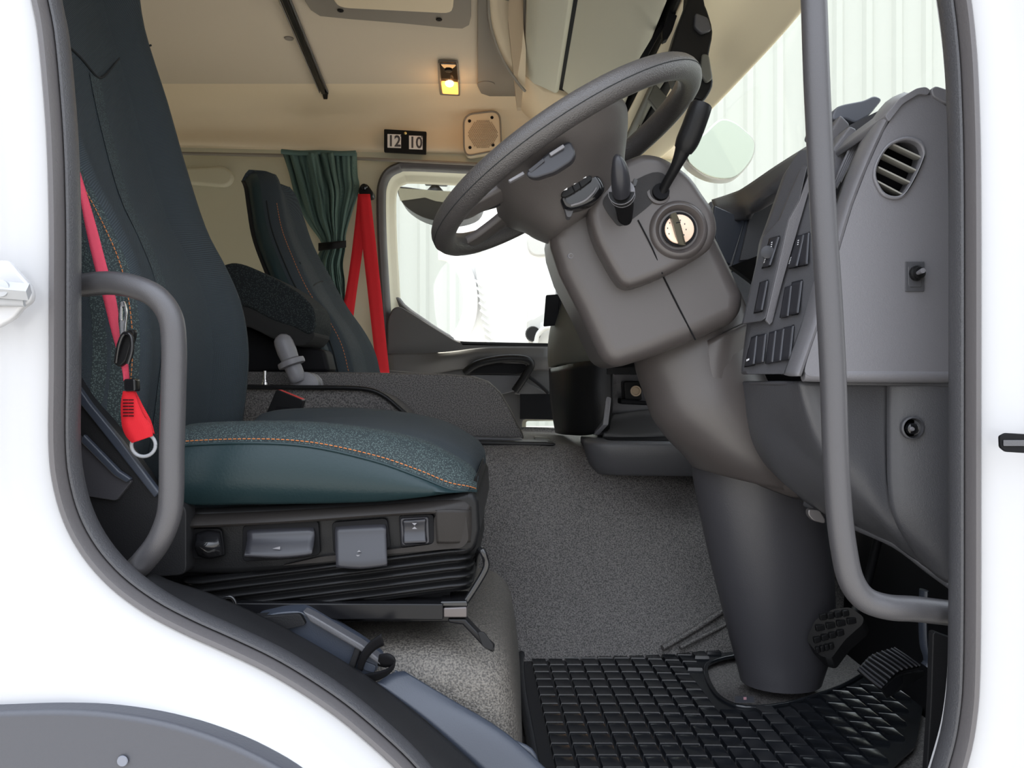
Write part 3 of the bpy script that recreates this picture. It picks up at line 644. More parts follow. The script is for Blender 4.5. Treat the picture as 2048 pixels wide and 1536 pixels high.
# raised upper moulding over the recessed switch band
um = [(330, 1020), (560, 1010), (800, 1000), (905, 988), (932, 990), (938, 1010), (930, 1030), (868, 1032), (862, 1024), (795, 1028), (640, 1040), (560, 1044), (370, 1054), (330, 1054)]
sheet('upper_moulding', [[P(326, 1018, 1.028), P(560, 1009, 1.028), P(760, 1000, 1.028), P(905, 987, 1.028), P(942, 984, 1.03)],
                         [P(326, 1034, 1.000), P(560, 1024, 1.000), P(760, 1012, 1.000), P(905, 1002, 1.000), P(944, 1002, 1.008)],
                         [P(326, 1054, .986), P(560, 1043, .986), P(760, 1029, .986), P(870, 1023, .986), P(940, 1024, .998)],
                         [P(326, 1056, .994), P(560, 1045, .994), P(760, 1031, .994), P(870, 1025, .994), P(940, 1027, .998)]], 'pan', ds, thick=.003, n=4)
sheet('front_moulding', [[P(871, 1020, .9865), P(905, 1019, .9865), P(938, 1020, .997), P(950, 1018, 1.02)], [P(872, 1055, .988), P(905, 1055, .988), P(940, 1055, .999), P(952, 1052, 1.02)], [P(874, 1086, .991), P(905, 1086, .991), P(938, 1084, 1.0), P(950, 1080, 1.02)]], 'pan', ds, thick=.003, n=4)
lm2 = [(868, 1030), (932, 1028), (938, 1080), (925, 1096), (780, 1108), (640, 1125), (560, 1132), (640, 1114), (760, 1102), (868, 1088)]
slab('lower_moulding', rounded([P(a, b, .992) for a, b in lm2], .006), (0, .02, 0), 'pan', ds, bevel=.006, seg=3)
# front corner of the pan
slab('front_corner', rounded([P(935, 985, 1.0), P(953, 950, 1.05), P(957, 1005, 1.05), P(958, 1060, 1.05), P(940, 1085, 1.0)], .006), (0, .30, 0), 'blackplastic', ds, bevel=.006)
def lever(name, quad, kn, d, mm, arrow=None, outl=True):
    """curved control flap: quad = x0,x1,ytop,ymid,ybot"""
    x0, x1, yt, ym, yb, sk = quad
    rows = [[P(x0+3, yt, d+.004), P((x0+x1)/2, yt-2, d+.003), P(x1-3, yt-5, d+.004)], [P(x0, (yt+ym)/2, d-.006), P((x0+x1)/2, (yt+ym)/2-2, d-.007), P(x1, (yt+ym)/2-5, d-.006)],
            [P(x0, ym, d-.010), P((x0+x1)/2, ym-2, d-.011), P(x1, ym-5, d-.010)], [P(x0-sk, yb-3, d-.026), P((x0+x1)/2, yb, d-.028), P(x1-sk, yb-6, d-.026)], [P(x0-sk, yb+2, d-.018), P((x0+x1)/2, yb+5, d-.018), P(x1-sk, yb-2, d-.018)]]
    o = sheet(name, rows, mm, ds, thick=.006, off=-1, n=4, bevel=.0)
    return o
slab('switch_recess', rounded([P(487, 1050, .998), P(638, 1040, .998), P(642, 1108, .998), P(600, 1116, .998), P(487, 1122, .998)], .006), (0, -.004, 0), 'deepblack', ds, bevel=.001)
slab('switch_recess', rounded([P(665, 1043, .998), P(775, 1035, .998), P(782, 1095, .998), P(668, 1106, .998)], .006), (0, -.004, 0), 'deepblack', ds, bevel=.001)
slab('switch_recess', rounded([P(798, 1030, .998), P(868, 1027, .998), P(872, 1086, .998), P(802, 1094, .998)], .005), (0, -.004, 0), 'deepblack', ds, bevel=.001)
slab('switch_recess', rounded([P(384, 1056, .998), P(445, 1056, .998), P(452, 1112, .998), P(388, 1118, .998)], .006), (0, -.004, 0), 'deepblack', ds, bevel=.001)
sl1 = lever('slide_lever', (494, 628, 1052, 1080, 1112, 5), 0, .996, 'button')
sl2 = lever('height_lever', (670, 772, 1045, 1076, 1132, -2), 0, .996, 'button')
rows = [[P(390, 1062, .998), P(415, 1057, .996), P(440, 1058, .998)], [P(392, 1078, .985), P(415, 1074, .982), P(440, 1074, .986)], [P(388, 1092, .980), P(412, 1094, .970), P(444, 1090, .984)], [P(396, 1112, .990), P(418, 1118, .986), P(448, 1112, .992)]]
sheet('tilt_knob', rows, 'gloss', ds, thick=.008, off=-1, n=4)
slab('rocker_frame', rounded([P(800, 1036, .992), P(857, 1033, .992), P(859, 1088, .992), P(803, 1092, .992)], .004), (0, .004, 0), 'button', ds, bevel=.0015, holes=[rounded([P(806, 1041, .992), P(851, 1038, .992), P(852, 1085, .992), P(808, 1087, .992)], .003)])
rows = [[P(807, 1041, .991), P(829, 1040, .991), P(851, 1038, .991)], [P(807, 1062, .996), P(829, 1061, .996), P(851, 1060, .996)], [P(808, 1087, .989), P(829, 1086, .989), P(852, 1085, .989)]]
sl3 = sheet('rocker', rows, 'button', ds, thick=.004, off=0, n=4)
def tri(px, py, s, up, d): return [P(px-s, py, d), P(px+s, py, d), P(px, py-s*up, d)]
for a, b, s, up in ((829, 1046, 5, -1), (829, 1058, 5, 1), (718, 1104, 4, 1), (716, 1110, 4, -1)):
    dd = .987 if a > 800 else .973
    slab('arrow_mark', tri(a, b, s, up, dd), (0, .0006, 0), 'dash', sl3 if a > 800 else sl2, smooth=0)
slab('arrow_mark', [P(545, 1097, .972), P(560, 1093, .972), P(560, 1099, .972)], (0, .0006, 0), 'dash', sl1, smooth=0)
# bellows: stacked folds that sag to the left
rings = []
def bell(z, g):
    q = rounded([Vector((-.42, 1.0-g, z)), Vector((-.052+g*.6, 1.0-g, z)), Vector((-.052+g*.6, 1.43+g, z)), Vector((-.42, 1.43+g, z))], .03, 5)
    o = []
    for v in q:
        t = min(1, max(0, (v.x+.42)/.37)); q_ = max(0, (t-.15)/.85); sag = -.040*(1-q_*q_*(3-2*q_))
        o.append(Vector((v.x, v.y, z+sag)))
    return o
zt = CZ-.206
for i in range(31):
    g = .0065*math.sin(i/6*2*math.pi); rings.append(bell(zt-.0018*i, g))
loft('bellows', rings, 'blackplastic', ds, smooth=80)
# base plate, rail, release bar, bracket
box('base_plate', (-.44, 1.02, CZ-.305), (-.075, 1.42, CZ-.272), 'steel_black', ds)
slab('slide_rail', [P(470, 1206, .985), P(886, 1208, .985), P(886, 1241, .985), P(470, 1238, .985)], (0, .03, 0), 'steel_black', ds, bevel=.002)
slab('rail_end', [P(886, 1216, .988), P(934, 1214, .988), P(934, 1236, .988), P(886, 1236, .988)], (0, .024, 0), 'chrome', ds, bevel=.002).data.materials[0] = mat('worn_steel', (.10, .09, .09, 1), .35, metal=.7)
slab('rail_cap', [P(880, 1203, .99), P(934, 1202, .99), P(936, 1214, .99), P(880, 1214, .99)], (0, .05, 0), 'gloss', ds, bevel=.002)
tube('release_bar', [P(930, 1205, 1.0), P(950, 1175, 1.0), P(970, 1140, 1.0), P(972, 1122, 1.0), P(963, 1100, 1.0), P(955, 1112, 1.05), P(948, 1150, 1.2)], .0042, 'gloss', ds, sm=5)
slab('floor_bracket', [P(895, 1238, .99), P(930, 1238, .99), P(958, 1268, .985), P(990, 1298, .98), P(986, 1306, .98), P(968, 1296, .982), P(925, 1250, .99), P(897, 1246, .99)], (0, .02, 0), 'steel_black', ds, bevel=.002)
slab('floor_bracket', rounded([P(955, 1262, .982), P(968, 1262, .982), P(988, 1290, .978), P(984, 1300, .978), P(966, 1292, .978)], .003), (0, -.004, 0), 'blackplastic', ds, bevel=.001)
# shade in the gap below the seat, filled in as a black block
slab('seat_gap_shade', [P(300, 1140, 1.02), P(900, 1130, 1.02), P(900, 1215, 1.02), P(300, 1300, 1.02)], (0, .38, 0), 'deepblack', ds)
# recliner side shield behind the grab bar
slab('side_shield', rounded([P(120, 700, 0.972), P(175, 800, 0.972), P(235, 880, 0.972), P(310, 988, 0.972), P(372, 1012, 0.972), P(372, 1150, 0.972), P(200, 1160, 0.972), P(110, 1000, 0.972)], .01), (0, .03, 0), 'sill', ds, bevel=.008, seg=3)
slab('shield_lit_edge', [P(150, 765, .967), P(180, 808, .967), P(240, 880, .967), P(318, 985, .967), P(308, 996, .967), P(232, 900, .967), P(165, 815, .967), P(145, 790, .967)], (0, .01, 0), 'step', ds, bevel=.002)  # lit edge of the dark shield, painted in as a paler strip
slab('shield_pocket', rounded([P(130, 850, .966), P(168, 880, .966), P(235, 945, .966), P(264, 962, .966), P(232, 1002, .966), P(130, 985, .966)], .004), (0, .01, 0), 'boot', ds, bevel=.006)
slab('shield_pocket', [P(166, 868, .961), P(238, 942, .961), P(262, 958, .961), P(252, 966, .961), P(228, 952, .961), P(160, 884, .961)], (0, .008, 0), 'step', ds, bevel=.002)  # lit upper rim of the pocket, put in as a paler strip

# ---- driver's seat belt (red)
sb = thing('driver_seat_belt', 'faded red seat belt with chrome tongue hanging at the driver seat', 'seat belt', P(260, 900, .95))
Lf = [(150, 330), (168, 440), (187, 525), (207, 600), (222, 660), (243, 735), (247, 762)]
Rt = [(160, 345), (189, 440), (213, 530), (232, 598), (241, 655), (253, 705), (259, 760)]
dd = [.97, .965, .96, .955, .952, .95, .95]
ribbon('webbing', [P(a, b, d) for (a, b), d in zip(Lf, dd)], [P(a, b, d+.006) for (a, b), d in zip(Rt, dd)], 'redfade', sb)
L2 = [(246, 782), (242, 810), (244, 850), (252, 872), (264, 886)]; R2 = [(268, 782), (278, 810), (290, 835), (302, 850), (306, 872)]
ribbon('webbing', [P(a, b, .948) for a, b in L2], [P(a, b, .952) for a, b in R2], 'red', sb)
L3 = [(262, 784), (276, 812), (292, 842), (302, 866)]; R3 = [(272, 784), (286, 812), (302, 842), (309, 868)]
ribbon('webbing', [P(a, b, .958) for a, b in L3], [P(a, b, .961) for a, b in R3], 'red', sb)
for r_ in range(6):
    yy = 800+r_*6; dashes('bar_stitching', [P(246+k*5, yy+r_*.4, .9465) for k in range(6)], .006, .0006, .0007, 'deepblack', sb)
slab('slider', rounded(PP([(246, 758), (270, 757), (271, 783), (247, 783)], .942), .003), (0, .014, 0), 'gloss', sb, bevel=.002)
# tongue: chrome plate with slot + black handle
slab('tongue_plate', rounded(PP([(238, 606), (248, 600), (254, 622), (250, 668), (240, 676), (236, 640)], .944), .004), (0, .003, 0), 'chrome', sb, bevel=.0008, holes=[rounded(PP([(243, 614), (248, 612), (250, 628), (247, 642), (243, 640)], .944), .001)])
tgr = slab('tongue_grip', rounded(PP([(252, 660), (268, 658), (268, 670), (252, 722), (238, 735), (226, 728), (236, 690)], .940), .004), (0, .010, 0), 'blackplastic', sb, bevel=.003)
tube('tongue_loop', [P(232, 725, .94), P(238, 690, .935), P(248, 668, .935), P(262, 672, .935), P(264, 700, .935), P(256, 728, .935)], .0026, 'gloss', sb, sm=4, seg=8)
rc_ = P(287, 890, .957); tube('anchor_ring', [rc_+Vector((.0145*math.cos(t), 0, .0145*math.sin(t)*.95)) for t in [k*math.pi/12 for k in range(25)]], .0022, 'greymetal', sb, seg=8, caps=False)

# ---- passenger seat
ps = thing('passenger_seat', 'shorter dark teal passenger seat behind the engine cover', 'seat', Vector((-.5, 2.12, CZ-.2)))
# front line near edge px-> x at y=1.93; derive
def zx(px, py, d): v = P(px, py, d); return (v.z-CZ, v.x)
prof = []
for px, py, w_ in ((705, 800, 1), (690, 745, 1), (676, 690, 1), (650, 640, 1), (608, 580, 1), (576, 510, .88), (556, 455, .70), (546, 400, .56), (540, 362, .46), (533, 346, .36)):
    z_, x_ = zx(px, py, 2.15-.225*w_); prof.append((z_, x_+.02, w_))
kwp = dict(thick=.03, bol=.025)
pr2, us2, surf2 = build_back(ps, 0, CZ, 2.15, .225, prof, 'vinyl', **kwp)
def s2(u, z):
    for i in range(len(pr2)-1):
        if pr2[i].x <= z <= pr2[i+1].x or i == len(pr2)-2:
            t = (z-pr2[i].x)/max(1e-6, pr2[i+1].x-pr2[i].x); return surf2(u, i).lerp(surf2(u, i+1), t)
zs_ = [-.03+k*.015 for k in range(34)]
dashes('orange_stitching', [s2(-.94, z)+Vector((.002, -.003, 0)) for z in zs_], .005, .003, .0008, 'stitch', ps)
tube('edge_piping', [s2(-.985, z)+Vector((0, -.001, 0)) for z in zs_], .002, 'seam', ps, seg=6)
tube('bolster_seam', [s2(-.5, z)+Vector((.001, 0, 0)) for z in zs_], .002, 'seam', ps, seg=6)
tube('headrest_seam', spline([s2(u, z)+Vector((.001, 0, 0)) for u, z in ((-.9, .30), (-.5, .25), (0, .27), (.5, .29), (.9, .30))], 3), .002, 'seam', ps, seg=6)
slab('seat_cushion', rounded([Vector((-.62, 1.95, CZ-.02)), Vector((-.15, 1.95, CZ-.01)), Vector((-.12, 1.95, CZ-.11)), Vector((-.62, 1.95, CZ-.11))], .04), (0, .45, 0), 'fabric', ps, bevel=.02, seg=3)
# folded arm rest between the seats
ar = thing('folded_armrest', 'dark flecked padded armrest folded between the two seats', 'armrest', P(560, 690, 1.78))
slab('pad', spline(PP([(430, 545), (455, 527), (480, 527), (515, 540), (560, 562), (600, 588), (625, 615), (630, 650), (620, 672), (585, 655), (540, 640), (490, 612), (440, 610)], 1.74), 3, True), (0, .16, 0), 'armrest', ar, bevel=.018, seg=4)
slab('pad_underside', spline(PP([(440, 605), (488, 612), (540, 632), (590, 650), (622, 660), (628, 672), (606, 692), (560, 684), (500, 655), (440, 640)], 1.742), 3, True), (0, .15, 0), 'armunder', ar, bevel=.012, seg=3)
slab('armrest_bracket', PP([(430, 640), (500, 655), (560, 684), (600, 690), (650, 700), (660, 745), (430, 745)], 1.80), (0, .08, 0), 'deepblack', ar, bevel=.01)

# ---- park brake lever, chrome pin, belt buckle on the cover
gl = thing('park_brake_lever', 'grey collared parking brake lever standing on the engine cover', 'lever', P(610, 775, 1.72))
ax = [P(562, 672, 1.69), P(570, 690, 1.69), P(580, 718, 1.69), P(584, 728, 1.69), P(598, 765, 1.69)]
dv = (ax[-1]-ax[0]).normalized()
lathe('grip', ax[0], dv, [(-.004, .003), (0, .012), (.006, .0175), (.016, .020), (.036, .0205), (.052, .019), (.054, .0215)], 'dash', gl, seg=20)
lathe('collar', ax[0]+dv*.054, dv, [(0, .021), (.002, .028), (.008, .029), (.013, .028), (.015, .020)], 'dash', gl, seg=20)
lathe('shaft', ax[0]+dv*.069, dv, [(0, .017), (.002, .018), (.030, .018), (.036, .014)], 'dash', gl, seg=20)
lathe('pivot_housing', P(608, 772, 1.685), (0, 1, 0), [(0, .024), (.004, .030), (.026, .030), (.030, .026)], 'dash', gl, seg=24)
lathe('pivot_cheek', P(617, 772, 1.725), (0, 1, 0), [(0, .024), (.004, .029), (.016, .029), (.02, .022)], 'dash', gl, seg=24)
pn = lathe('chrome_pin', P(530, 770, 1.69), (0, 0, 1), [(0, .007), (.006, .007), (.007, .005), (.012, .005), (.013, .0035), (.030, .0030), (.031, .001)], 'chrome', seg=14, label='small upright chrome pin on the engine cover behind the driver seat', cat='pin')
bu = thing('belt_buckle', 'black seat belt buckle with red button beside the driver cushion', 'buckle', P(565, 835, 1.55))
bb = slab('buckle_body', rounded([P(553, 778, 1.52), P(606, 800, 1.52), P(596, 828, 1.52), P(580, 850, 1.52), P(522, 850, 1.52)], .005), (0, .025, 0), 'blackplastic', bu, bevel=.004, seg=3)
slab('release_button', [P(556, 779, 1.522), P(604, 798, 1.522), P(602, 803, 1.522), P(554, 784, 1.522)], (0, .022, 0), 'red_tab', bb, bevel=.001)
slab('buckle_label', rounded([P(552, 812, 1.519), P(580, 814, 1.519), P(572, 836, 1.519), P(545, 834, 1.519)], .003), (0, .002, 0), 'deepblack', bb, bevel=.0005)
tube('buckle_stalk', [P(560, 845, 1.535), P(545, 880, 1.54), P(530, 930, 1.545)], .008, 'blackplastic', bu, seg=8)

# ================================================================== CURTAIN + FAR BELT
cu = thing('tied_curtain', 'dark green gathered curtain tied with a black strap', 'curtain', P(650, 610, 2.82))
Le = [(563, 304), (578, 345), (594, 400), (615, 445), (640, 480), (641, 497), (633, 520), (634, 560), (655, 590), (676, 606)]
Re = [(712, 306), (714, 350), (717, 376), (704, 420), (692, 465), (690, 497), (686, 530), (690, 560), (690, 590), (688, 612)]
Ls = spline([Vector((a, b, 0)) for a, b in Le], 6); Rs = spline([Vector((a, b, 0)) for a, b in Re], 6)
N = 150; rows = []
for i, (a, b) in enumerate(zip(Ls, Rs)):
    v = i/(len(Ls)-1); row = []; w = (b.x-a.x)/150
    pinch = math.exp(-((a.y-488)/40)**2)
    for j in range(N+1):
        u = j/N; ph = u*2*math.pi*9+2.2*math.sin(u*9+v*2.2)+1.2*math.sin(v*7+u*5)
        dep = .013*math.sin(ph)*(.45+.55*min(1, w))*(.6+.4*math.sin(u*13+v*4))+.012*math.sin(u*2*math.pi*4.3+v*3)+.004*math.sin(u*90+v*14)
        dep *= (1-.35*pinch); px = a.x+(b.x-a.x)*(u+.010*math.cos(ph)); py = a.y+(b.y-a.y)*u+3*math.sin(u*17+v*11)*(1-pinch)*min(1, v*4)
        row.append(P(px, py, 2.83-.05*math.sin(math.pi*u)*(1-v*.5)+dep))
    rows.append(row)
V, F = grid_mesh(rows); mk('cloth', V, F, 'curtain', cu, smooth=120, solid=.0015)
hem = [P(a, b, 2.79) for a, b in ((563, 303), (600, 306), (640, 305), (680, 307), (712, 306))]
tube('header_tape', hem, .009, 'curtain', cu, sm=4, seg=8)
tr = []
for k in range(17):
    t = math.pi*k/16; tr.append((1-k/16, math.sin(t)))
ribbon('tie_strap', [P(637+55*(1-a), 486-5*(1-a), 2.80-.045*s) for a, s in tr], [P(637+55*(1-a), 502-7*(1-a), 2.80-.045*s) for a, s in tr], 'deepblack', cu)
fb = thing('passenger_seat_belt', 'bright red seat belt looped from its anchor beside the far window', 'seat belt', P(765, 745, 2.8))
ribbon('webbing', PP([(716, 388), (712, 430), (704, 500), (694, 570), (684, 622)], 2.80), PP([(734, 388), (732, 440), (724, 510), (714, 580), (705, 648)], 2.80), 'red', fb)
ribbon('webbing', PP([(717, 388), (724, 480), (735, 580), (745, 670), (753, 746)], 2.785), PP([(740, 388), (751, 480), (762, 580), (772, 680), (779, 746)], 2.785), 'red', fb)
slab('belt_anchor', rounded(PP([(722, 368), (733, 366), (746, 384), (746, 392), (738, 396), (716, 388), (718, 374)], 2.80), .012), (0, .05, 0), 'blackplastic', fb, bevel=.006, seg=3)
lathe('anchor_bolt', P(728, 374, 2.795), (0, -1, 0), [(0, .012), (.004, .011), (.006, .006)], 'gloss', fb, seg=14)

# ================================================================== FAR DOOR TRIM
dt = thing('far_door_panel', 'dark grey inner panel of the far door below its window', 'door panel', P(950, 850, 2.84))
slab('upper_panel', rounded(PP([(774, 900), (775, 640), (784, 616), (800, 612), (860, 650), (915, 684), (1130, 690), (1130, 838), (1044, 838), (1044, 900)], 2.84), .02), (0, .11, 0), 'doortrim', dt, bevel=.006, seg=3)
rows = [[P(774, 708, 2.83), P(850, 706, 2.82), P(900, 703, 2.80), P(980, 694, 2.78), P(1110, 694, 2.78)],
        [P(776, 725, 2.835), P(850, 728, 2.82), P(905, 716, 2.785), P(980, 712, 2.765), P(1108, 716, 2.765)],
        [P(778, 742, 2.835), P(860, 748, 2.83), P(925, 738, 2.80), P(990, 738, 2.79), P(1100, 742, 2.79)]]
sheet('armrest', rows, 'doortrim', dt, thick=.03, off=1, n=4)
slab('handle_recess', rounded(PP([(925, 748), (945, 732), (990, 722), (1040, 722), (1056, 732), (1044, 748)], 2.775), .02), (0, .02, 0), 'deepblack', dt, bevel=.004)
slab('lower_pocket', rounded(PP([(935, 748), (1050, 750), (1040, 780), (1000, 790), (935, 780)], 2.79), .02), (0, .03, 0), 'dashdark', dt, bevel=.004)
tube('pull_handle', [P(930, 745, 2.77), P(955, 728, 2.755), P(1000, 718, 2.75), P(1045, 718, 2.75), P(1062, 728, 2.755), P(1050, 752, 2.76), P(1030, 782, 2.77)], .014, 'blackplastic', dt, sm=5)
slab('corner_pocket', PP([(1044, 760), (1098, 788), (1040, 790), (1028, 788)], 2.80), (0, .02, 0), 'doortrim', dt, bevel=.003)
slab('sill_cap', PP([(920, 683), (1118, 687), (1118, 693), (925, 690)], 2.84), (0, .13, 0), 'blackplastic', dt)
tube('strut_bar', [P(1056, 752, 2.77), P(1082, 772, 2.78), P(1096, 786, 2.79)], .006, 'deepblack', dt, sm=3)
slab('lower_beam', PP([(1040, 788), (1130, 788), (1130, 840), (1040, 838)], 2.80), (0, .1, 0), 'deepblack', dt)

# ================================================================== DASHBOARD: centre part
cd = thing('centre_console', 'dark centre dash unit with open cubby left of the steering column', 'dashboard', P(1230, 940, 1.9))
# upper olive part
rows = [[P(1142, 600, 2.1), P(1165, 590, 1.95), P(1230, 560, 1.8), P(1330, 500, 1.7)], [P(1124, 655, 2.08), P(1150, 650, 1.92), P(1230, 640, 1.78), P(1330, 620, 1.7)],
        [P(1118, 700, 2.05), P(1150, 700, 1.90), P(1230, 700, 1.76), P(1330, 700, 1.7)], [P(1120, 735, 2.03), P(1150, 728, 1.90), P(1230, 718, 1.76), P(1330, 712, 1.7)]]
sheet('upper_fascia', rows, 'olive', cd, thick=.03, off=1, n=4)
slab('fascia_slot', PP([(1126, 720), (1165, 712), (1172, 718), (1130, 730)], 1.90), (0, .02, 0), 'deepblack', cd)
slab('fascia_pocket', rounded(PP([(1138, 640), (1160, 628), (1158, 655), (1136, 668)], 1.93), .006), (0, .02, 0), 'deepblack', cd, bevel=.002)
rows = [[P(1121, 738, 2.02), P(1150, 733, 1.86), P(1190, 726, 1.78), P(1230, 724, 1.76)], [P(1124, 800, 2.0), P(1150, 800, 1.85), P(1190, 800, 1.77), P(1224, 800, 1.76)],
        [P(1134, 862, 1.98), P(1155, 868, 1.84), P(1190, 866, 1.78), P(1215, 850, 1.77)]]
sheet('lower_fascia', rows, 'blackplastic', cd, thick=.03, off=1, n=4)
# open cubby
slab('cubby_back', PP([(1205, 740), (1420, 740), (1420, 900), (1190, 900)], 1.84), (0, .04, 0), 'dash', cd, bevel=.004)
slab('cubby_side', [P(1218, 742, 1.74), P(1218, 742, 1.86), P(1196, 862, 1.86), P(1186, 870, 1.74), P(1206, 850, 1.72)], (.012, 0, 0), 'dash', cd, bevel=.002)
slab('cubby_filler', PP([(1180, 680), (1420, 680), (1420, 742), (1190, 742)], 1.795), (0, .03, 0), 'blackplastic', cd)  # filler slab added to keep the bright gap above the cubby dark
slab('cubby_roof', PP([(1215, 735), (1420, 735), (1420, 748), (1215, 748)], 1.72), (0, .14, 0), 'blackplastic', cd)
sbk = slab('socket_block', rounded(PP([(1247, 762), (1285, 762), (1285, 800), (1250, 804)], 1.79), .006), (0, .05, 0), 'blackplastic', cd, bevel=.003)
slab('socket_shelf', PP([(1241, 797), (1300, 803), (1300, 811), (1241, 808)], 1.775), (0, .05, 0), 'deepblack', cd, bevel=.003)
lathe('socket', P(1271, 782, 1.785), (0, -1, 0), [(0, .012), (.006, .012), (.0065, .009), (.002, .008)], 'tan', sbk, seg=18)
sheet('cubby_scoop', [[P(1222, 830, 1.82), P(1270, 822, 1.83), P(1340, 815, 1.83)], [P(1212, 850, 1.80), P(1262, 842, 1.82), P(1340, 836, 1.82)], [P(1206, 872, 1.74), P(1262, 878, 1.75), P(1340, 872, 1.76)]], 'doortrim', cd, thick=.01, n=4)
rg = []
for z_, g in ((-.118, -.006), (-.121, .002), (-.130, .004), (-.150, 0), (-.175, -.010), (-.19, -.02)):
    q = rounded([Vector((.155-g, 1.64-g, CZ+z_)), Vector((.50, 1.60-g, CZ+z_)), Vector((.50, 1.9, CZ+z_)), Vector((.165-g, 1.9, CZ+z_))], .05, 6); rg.append(q)
loft('base_rim', rg, 'dashdark', cd, sm=3, smooth=60)
slab('base_pocket', rounded([Vector((.20, 1.66, CZ-.1165)), Vector((.46, 1.63, CZ-.1165)), Vector((.46, 1.8, CZ-.1165)), Vector((.20, 1.8, CZ-.1165))], .03), (0, 0, -.002), 'deepblack', cd)
# phone holder
phn = thing('phone_holder', 'black phone on a ball mount at the far end of the dash', 'phone holder', P(1105, 655, 2.0))
slab('phone', rounded(PP([(1092, 590), (1120, 588), (1116, 650), (1087, 653)], 2.0), .004), (0, .012, 0), 'deepblack', phn, bevel=.002)
slab('phone_cradle', rounded(PP([(1112, 592), (1123, 594), (1121, 642), (1112, 644)], 2.01), .003), (0, .02, 0), 'blackplastic', phn, bevel=.002)
lathe('ball_joint', P(1119, 627, 2.02), (1, 0, -.1), [(0, .006), (.004, .011), (.012, .012), (.018, .007), (.026, .007), (.03, .010), (.045, .009)], 'gloss', phn, seg=14)
tube('cable', [P(1113, 650, 2.0), P(1116, 672, 2.0), P(1122, 690, 2.0), P(1127, 668, 2.0), P(1133, 645, 2.0)], .0016, 'deepblack', phn, sm=5, seg=6)
tube('mount_stalk', [P(1135, 628, 2.03), P(1150, 632, 2.0), P(1160, 640, 1.95)], .006, 'blackplastic', phn, seg=8)

# ---- instrument binnacle
ib = thing('instrument_binnacle', 'dark hooded instrument binnacle behind the steering column', 'instrument panel', P(1530, 620, 1.5))
sheet('hood', [[P(1424, 404, 1.62), P(1466, 390, 1.60), P(1500, 372, 1.50), P(1560, 332, 1.42), P(1660, 270, 1.36)],
               [P(1430, 420, 1.56), P(1478, 412, 1.52), P(1512, 402, 1.42), P(1566, 362, 1.36), P(1660, 300, 1.30)],
               [P(1440, 440, 1.55), P(1494, 440, 1.50), P(1504, 428, 1.44), P(1580, 380, 1.38), P(1665, 330, 1.33)]], 'dashdark', ib, thick=.01, off=0, n=4)
slab('cluster_back', [P(1420, 404, 1.66), P(1700, 300, 1.66), P(1700, 660, 1.60), P(1400, 660, 1.60)], (0, .04, 0), 'dashdark', ib)
slab('cluster_side', PP([(1428, 410), (1492, 438), (1462, 530), (1440, 520), (1425, 450)], 1.52), (0, .03, 0), 'step', ib, bevel=.003)
slab('cluster_glass', PP([(1492, 438), (1504, 426), (1600, 372), (1600, 560), (1545, 520), (1462, 545)], 1.50), (0, .01, 0), 'step', ib)
slab('cluster_inner', PP([(1500, 434), (1600, 378), (1600, 500), (1530, 515), (1480, 520)], 1.49), (0, .008, 0), 'dashlow', ib)
slab('cluster_shelf', [P(1462, 532, 1.48), P(1545, 500, 1.40), P(1600, 490, 1.36), P(1600, 640, 1.36), P(1500, 560, 1.44)], (0, .02, 0), 'blackplastic', ib)
slab('warning_strip', PP([(1538, 462), (1556, 458), (1556, 462), (1540, 466)], 1.485), (0, .004, 0), mat('dull_red', (.12, .03, .03, 1), .5), ib)

# ---- dash end panel (near, faces the door)
de = thing('dashboard_end', 'large grey grained dashboard end panel with vent opening and toggle', 'dashboard', P(1760, 760, 1.0))
yp = .99
out = [(1838, 188), (1800, 208), (1768, 262), (1735, 335), (1706, 410), (1682, 490), (1660, 570), (1638, 650), (1616, 715), (1606, 752), (1700, 756), (1900, 758), (2010, 758), (2010, 240), (1900, 218), (1862, 190)]
def vent_pts(sc=1.0, n=6):
    v = [(1790, 279), (1817, 272), (1842, 280), (1852, 298), (1850, 318), (1830, 362), (1810, 392), (1790, 399), (1768, 392), (1755, 375), (1747, 352), (1752, 325), (1770, 294)]
    c = Vector((1801, 336, 0)); return [c+(w-c)*sc for w in spline([Vector((a, b, 0)) for a, b in v], 3, True)]
vp = vent_pts(.93)
slab('end_panel', rounded(PP(out, yp), [.01]+[0]*8+[.012]+[0]*6), (0, .03, 0), 'dash', de, holes=[[P(v.x, v.y, yp) for v in vp]])
slab('dash_backing', PP([(1540, 520), (2010, 520), (2010, 1000), (1640, 1000), (1560, 900), (1500, 820), (1488, 700)], 1.30), (0, .05, 0), 'deepblack', de)  # backing plate added to hide the bright windscreen behind the dash gap
slab('panel_core', PP([(1700, 430), (1760, 420), (2010, 420), (2010, 752), (1625, 748)], yp+.03), (0, .12, 0), 'dashdark', de)
# rounded lower roll of the panel
tube('lower_roll', [P(1606, 748, yp+.010), P(1700, 750, yp+.008), P(1900, 751, yp+.008), P(2010, 751, yp+.008)], .0095, 'dash', de, seg=16)
# top cap mouldings
slab('top_cap', rounded(PP([(1770, 232), (1800, 196), (1834, 176), (1852, 173), (1862, 180), (1856, 190), (1838, 188), (1806, 208), (1778, 244)], yp-.004), .003), (0, .30, 0), 'dash', de, bevel=.003)
slab('top_cap', rounded(PP([(1862, 178), (1872, 171), (1900, 180), (2010, 210), (2010, 226), (1890, 206), (1866, 192)], yp-.004), .003), (0, .30, 0), 'dash', de, bevel=.003)
